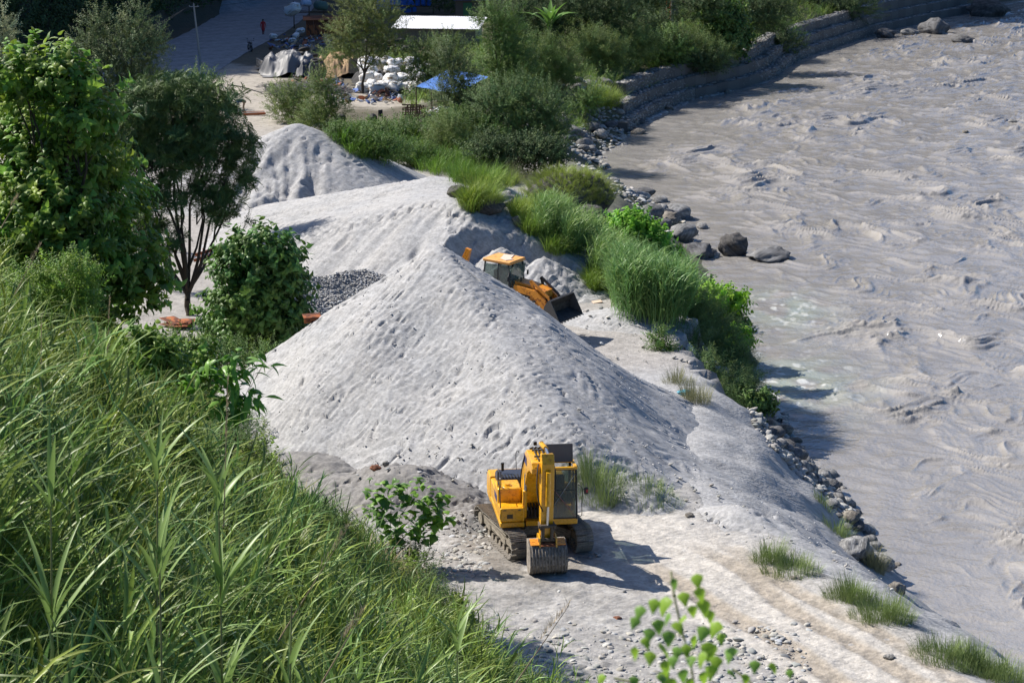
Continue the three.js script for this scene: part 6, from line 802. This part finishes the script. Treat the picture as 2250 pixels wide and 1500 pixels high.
// wire-stone (gabion) walls in three steps along the water
{
  const basketMats = [std([0.1, 0.095, 0.09], 0.95), std([0.12, 0.115, 0.11], 0.95)], fs = []; for (let f = 206; f <= 322; f += 2) fs.push(f); const tiers = [[0.5, -5.2, -4.0, 206], [1.6, -5.0, -2.9, 210], [2.7, -4.0, -1.75, 216]], names = ['lowest step of the long wire-stone wall along the river', 'middle step of the long wire-stone wall along the river', 'top step of the long wire-stone wall along the river'];
  tiers.forEach(([off, y0, y1, from], k) => {
    const o = thing('gabion_wall', names[k], 'stone wall', V(0, 0, 0), 0, 'steps of the wire-stone wall'), L = [[], [], []], pts = fs.filter((f) => f >= from).map((f) => { const e = 3, sl = (shoreX0(f + e) - shoreX0(f - e)) / (2 * e), nrm = Math.hypot(1, sl), sm = (shoreX0(f - 5) + shoreX0(f) * 2 + shoreX0(f + 5)) / 4; return [sm - off / nrm * nrm, f, sl / nrm, 1 / nrm]; });
    for (let i = 0; i + 1 < pts.length; i++) { const [x0, f0] = pts[i], [x1, f1] = pts[i + 1], len = Math.hypot(x1 - x0, f1 - f0), ang = Math.atan2(x1 - x0, f1 - f0), hh = y1 - y0 + R(-0.06, 0.06), g = bx(1.4, hh, len + 0.0, 0, 0, 0); g.rotateY(-ang); g.translate((x0 + x1) / 2 - 0.7 * Math.cos(ang), y0 + hh / 2, -(f0 + f1) / 2 + 0 * ang); const bk = obj('basket', g, basketMats[i % 2], o);
      for (let j = 0; j < 60; j++) { const t = rnd(), top = rnd() < 0.3, x = mix(x0, x1, t), f = mix(f0, f1, t), s = R(0.12, 0.22), d = top ? R(-1.3, -0.05) : 0.0; L[j % 3].push([V(x + d * Math.cos(ang), top ? y0 + hh : R(y0 + 0.1, y0 + hh - 0.05), -f), V(R(-0.4, 0.4), 1, R(-0.4, 0.4)).normalize(), R(0, 6.28), [s, s * 0.75, s], (() => { const q = R(0.55, 1.25); return [q, q, q]; })()]); } }
    L.forEach((l, i) => instances('stones', pebbleG[i], std([0.24, 0.235, 0.225], 0.95), l, o, null, 0.12));
  });
  const b = onG(1795, 72), w = thing('plank_stack', 'short stack of yellowish planks on top of the wire-stone wall', 'planks', b.add(V(0, 0.25, 0)), 0.5); for (let i = 0; i < 5; i++) obj('plank', bx(0.25, 0.07, 4.2, -0.3 + (i % 3) * 0.28, 0.05 + Math.floor(i / 3) * 0.09, R(-0.2, 0.2), 0, R(-0.05, 0.05)), std([0.34, 0.24, 0.11], 0.9), w);
}
// things round the quarry floor
{
  const c = atY(470, 590, 0), o = thing('conveyor_frame', 'rusty steel conveyor frame behind the dark tree', 'conveyor', c); const q = (u, v) => atF(u, v, -c.z).sub(c); obj('rail', beam(q(425, 572), q(525, 546), 0.1, 0.16), W.rust, o); obj('rail', beam(q(428, 560), q(520, 538).add(V(0, 0, -0.9)), 0.1, 0.16), W.rust, o); obj('rail', beam(q(470, 590), q(520, 562), 0.08, 0.12), W.rust, o); for (const [u, v] of [[446, 545], [512, 540], [440, 566]]) obj('post', bar(q(u, v), q(u, v).setY(-0.2), 0.05), W.rust, o); for (let i = 0; i < 5; i++) { const a = q(440 + i * 18, 569 - i * 4.8); obj('cross_bar', bar(a, a.clone().add(V(0, 0.15, -0.9)), 0.03), W.rust, o); }
  const s = onG(688, 714), sh = obj('rusty_sheet', join([rbx(1.3, 0.05, 0.8, 0, 0.42, 0, 0.25, 0.3), rbx(1.1, 0.4, 0.05, 0, 0.2, 0.36, 0, 0.3)]), W.rust); sh.position.copy(s).add(V(-0.1, 0.0, -0.6)); sh.scale.setScalar(0.6); tag(sh, 'rusty orange metal sheet at the left edge of the largest sand heap', 'metal sheet');
  const t = onG(395, 715), pl = thing('scrap_plates', 'flat rusty plates lying at the foot of the dark tree', 'scrap metal', t); for (let i = 0; i < 5; i++) obj('plate', rbx(R(1.0, 1.8), 0.04, R(0.6, 1.1), R(-1, 0.9), 0.05 + i * 0.045, R(-0.6, 0.6), 0, R(0, 3)), W.rust, pl);
  const p0 = onG(545, 250), pg = 'pipes beside the bending person'; [[0.4, 0.1, 0, 'upper rusty pipe lying beside the bending person', W.rust], [0.4, 0.1, 0.45, 'lower grey pipe lying beside the bending person', W.pole], [0.6, 0.1, 0.9, 'long thin pipe lying nearest to the far sand heap', W.rust]].forEach(([x, y, z, l, m], i) => { const g = new THREE.LatheGeometry([[0.07, -0.9], [0.1, -0.9], [0.1, 0.9], [0.07, 0.9], [0.07, -0.9]].map(([a, b]) => new THREE.Vector2(a, b)), 12); g.rotateZ(Math.PI / 2 + 0.02); const k = obj('pipe', g, m); k.position.copy(p0).add(V(x, y + 0.02, z)); k.rotation.y = 0.15; tag(k, l, 'pipe', pg); });
  const h = obj('hose', tube([onG(500, 188), onG(520, 190), onG(545, 196), onG(575, 206)].map((p) => p.add(V(0, 0.06, 0))), 0.05, 6, 24), rubber); tag(h, 'dark hose lying across the dirt road', 'hose');
  const k = onG(572, 150), cw = thing('concrete_channel', 'small dark concrete channel at the corner of the dirt road', 'channel', k, 0.3); obj('wall', bx(0.18, 0.8, 3.4, 0, 0.4, 0), W.conc, cw); obj('wall', bx(0.18, 0.8, 3.4, 0.8, 0.4, 0), W.conc, cw); obj('base', bx(0.62, 0.12, 3.4, 0.4, 0.06, 0), W.conc, cw);
  const bag = obj('plastic_bag', rock(91, 3, 0.4, 0.5), std([0.03, 0.3, 0.42], 0.4)); bag.position.copy(onG(1505, 868)).add(V(0, 0.12, 0)); bag.scale.set(0.34, 0.26, 0.24); tag(bag, 'crumpled turquoise plastic bag on the eroded bank', 'plastic bag');
  const pap = obj('cardboard', rbx(0.5, 0.03, 0.35, 0, 0, 0, 0.1, 0.3, 0.1, 0.01), std([0.6, 0.45, 0.34], 0.9)); pap.position.copy(onG(1312, 665)).add(V(0, 0.06, 0)); tag(pap, 'pale piece of cardboard on the ground beyond the loader bucket', 'cardboard');
}
// low growth on the village side
{
  const L = [[], []], Gg = [[], [], []]; for (let i = 0; i < 9000; i++) { const f = R(186, 292), d = R(3, 34), x = shoreX(f) - d, p = atF(0, 0, f), u = x / f * FOC / 1.0 + 1125; if (footDist(x, f) > 0) continue; if (nA(x * 0.12, f * 0.1) < (d > 16 ? -0.1 : -0.45)) continue; if (x < -9 && f < 246 && f < 208 + 0 * x) continue; if (laneDist(x, f) < 1.8) continue; if (rnd() < 0.5) L[i % 2].push([V(x, ground(x, f) + R(0, 0.5), -f), V(R(-0.5, 0.5), 1, R(-0.5, 0.5)).normalize(), R(0, 6.28), R(1.0, 2.2)]); else Gg[i % 3].push([V(x, ground(x, f), -f), V(R(-0.2, 0.3), 1, R(-0.2, 0.3)).normalize(), R(0, 6.28), R(1.0, 2.0)]); }
  L.forEach((l, i) => tag(instances('undergrowth', G.small[i], M.mid, l, scene), 'low green undergrowth between the village trees', 'undergrowth', null, 'stuff')); Gg.forEach((l, i) => tag(instances('village_grass', G.grass[i], M.grass, l, scene), 'rough grass between the village trees', 'grass', null, 'stuff'));
}

{ // litter of the scrap yard
  const L = [[], [], []], spots = [[690, 95, 70, 16], [640, 100, 50, 14], [800, 215, 80, 14], [700, 190, 60, 14], [900, 130, 50, 20], [860, 210, 60, 12], [960, 250, 40, 8]], cols = [[0.5, 0.5, 0.52], [0.06, 0.06, 0.06], [0.3, 0.1, 0.05], [0.08, 0.14, 0.35], [0.35, 0.26, 0.16], [0.2, 0.19, 0.18]];
  for (let i = 0; i < 620; i++) { const [u, w, ru, rv] = spots[i % spots.length], p = atY(u + R(-1, 1) * ru, w + R(-1, 1) * rv, 0), c = cols[Math.floor(rnd() * 6)]; p.y = ground(p.x, -p.z); L[i % 3].push([p.add(V(0, R(0.02, 0.3), 0)), V(R(-1, 1), 1, R(-1, 1)).normalize(), R(0, 6.28), [R(0.06, 0.5), R(0.03, 0.16), R(0.06, 0.3)], c]); }
  const gs = [new RoundedBoxGeometry(1, 1, 1, 1, 0.1), pebbleG[0], pebbleG[1]], lm = std([1, 1, 1], 0.8); L.forEach((l, i) => tag(instances('litter', gs[i], lm, l, scene, null, 0.15), 'mixed litter and scrap strewn over the yard', 'litter', null, 'stuff'));
}
renderer.render(scene, camera);
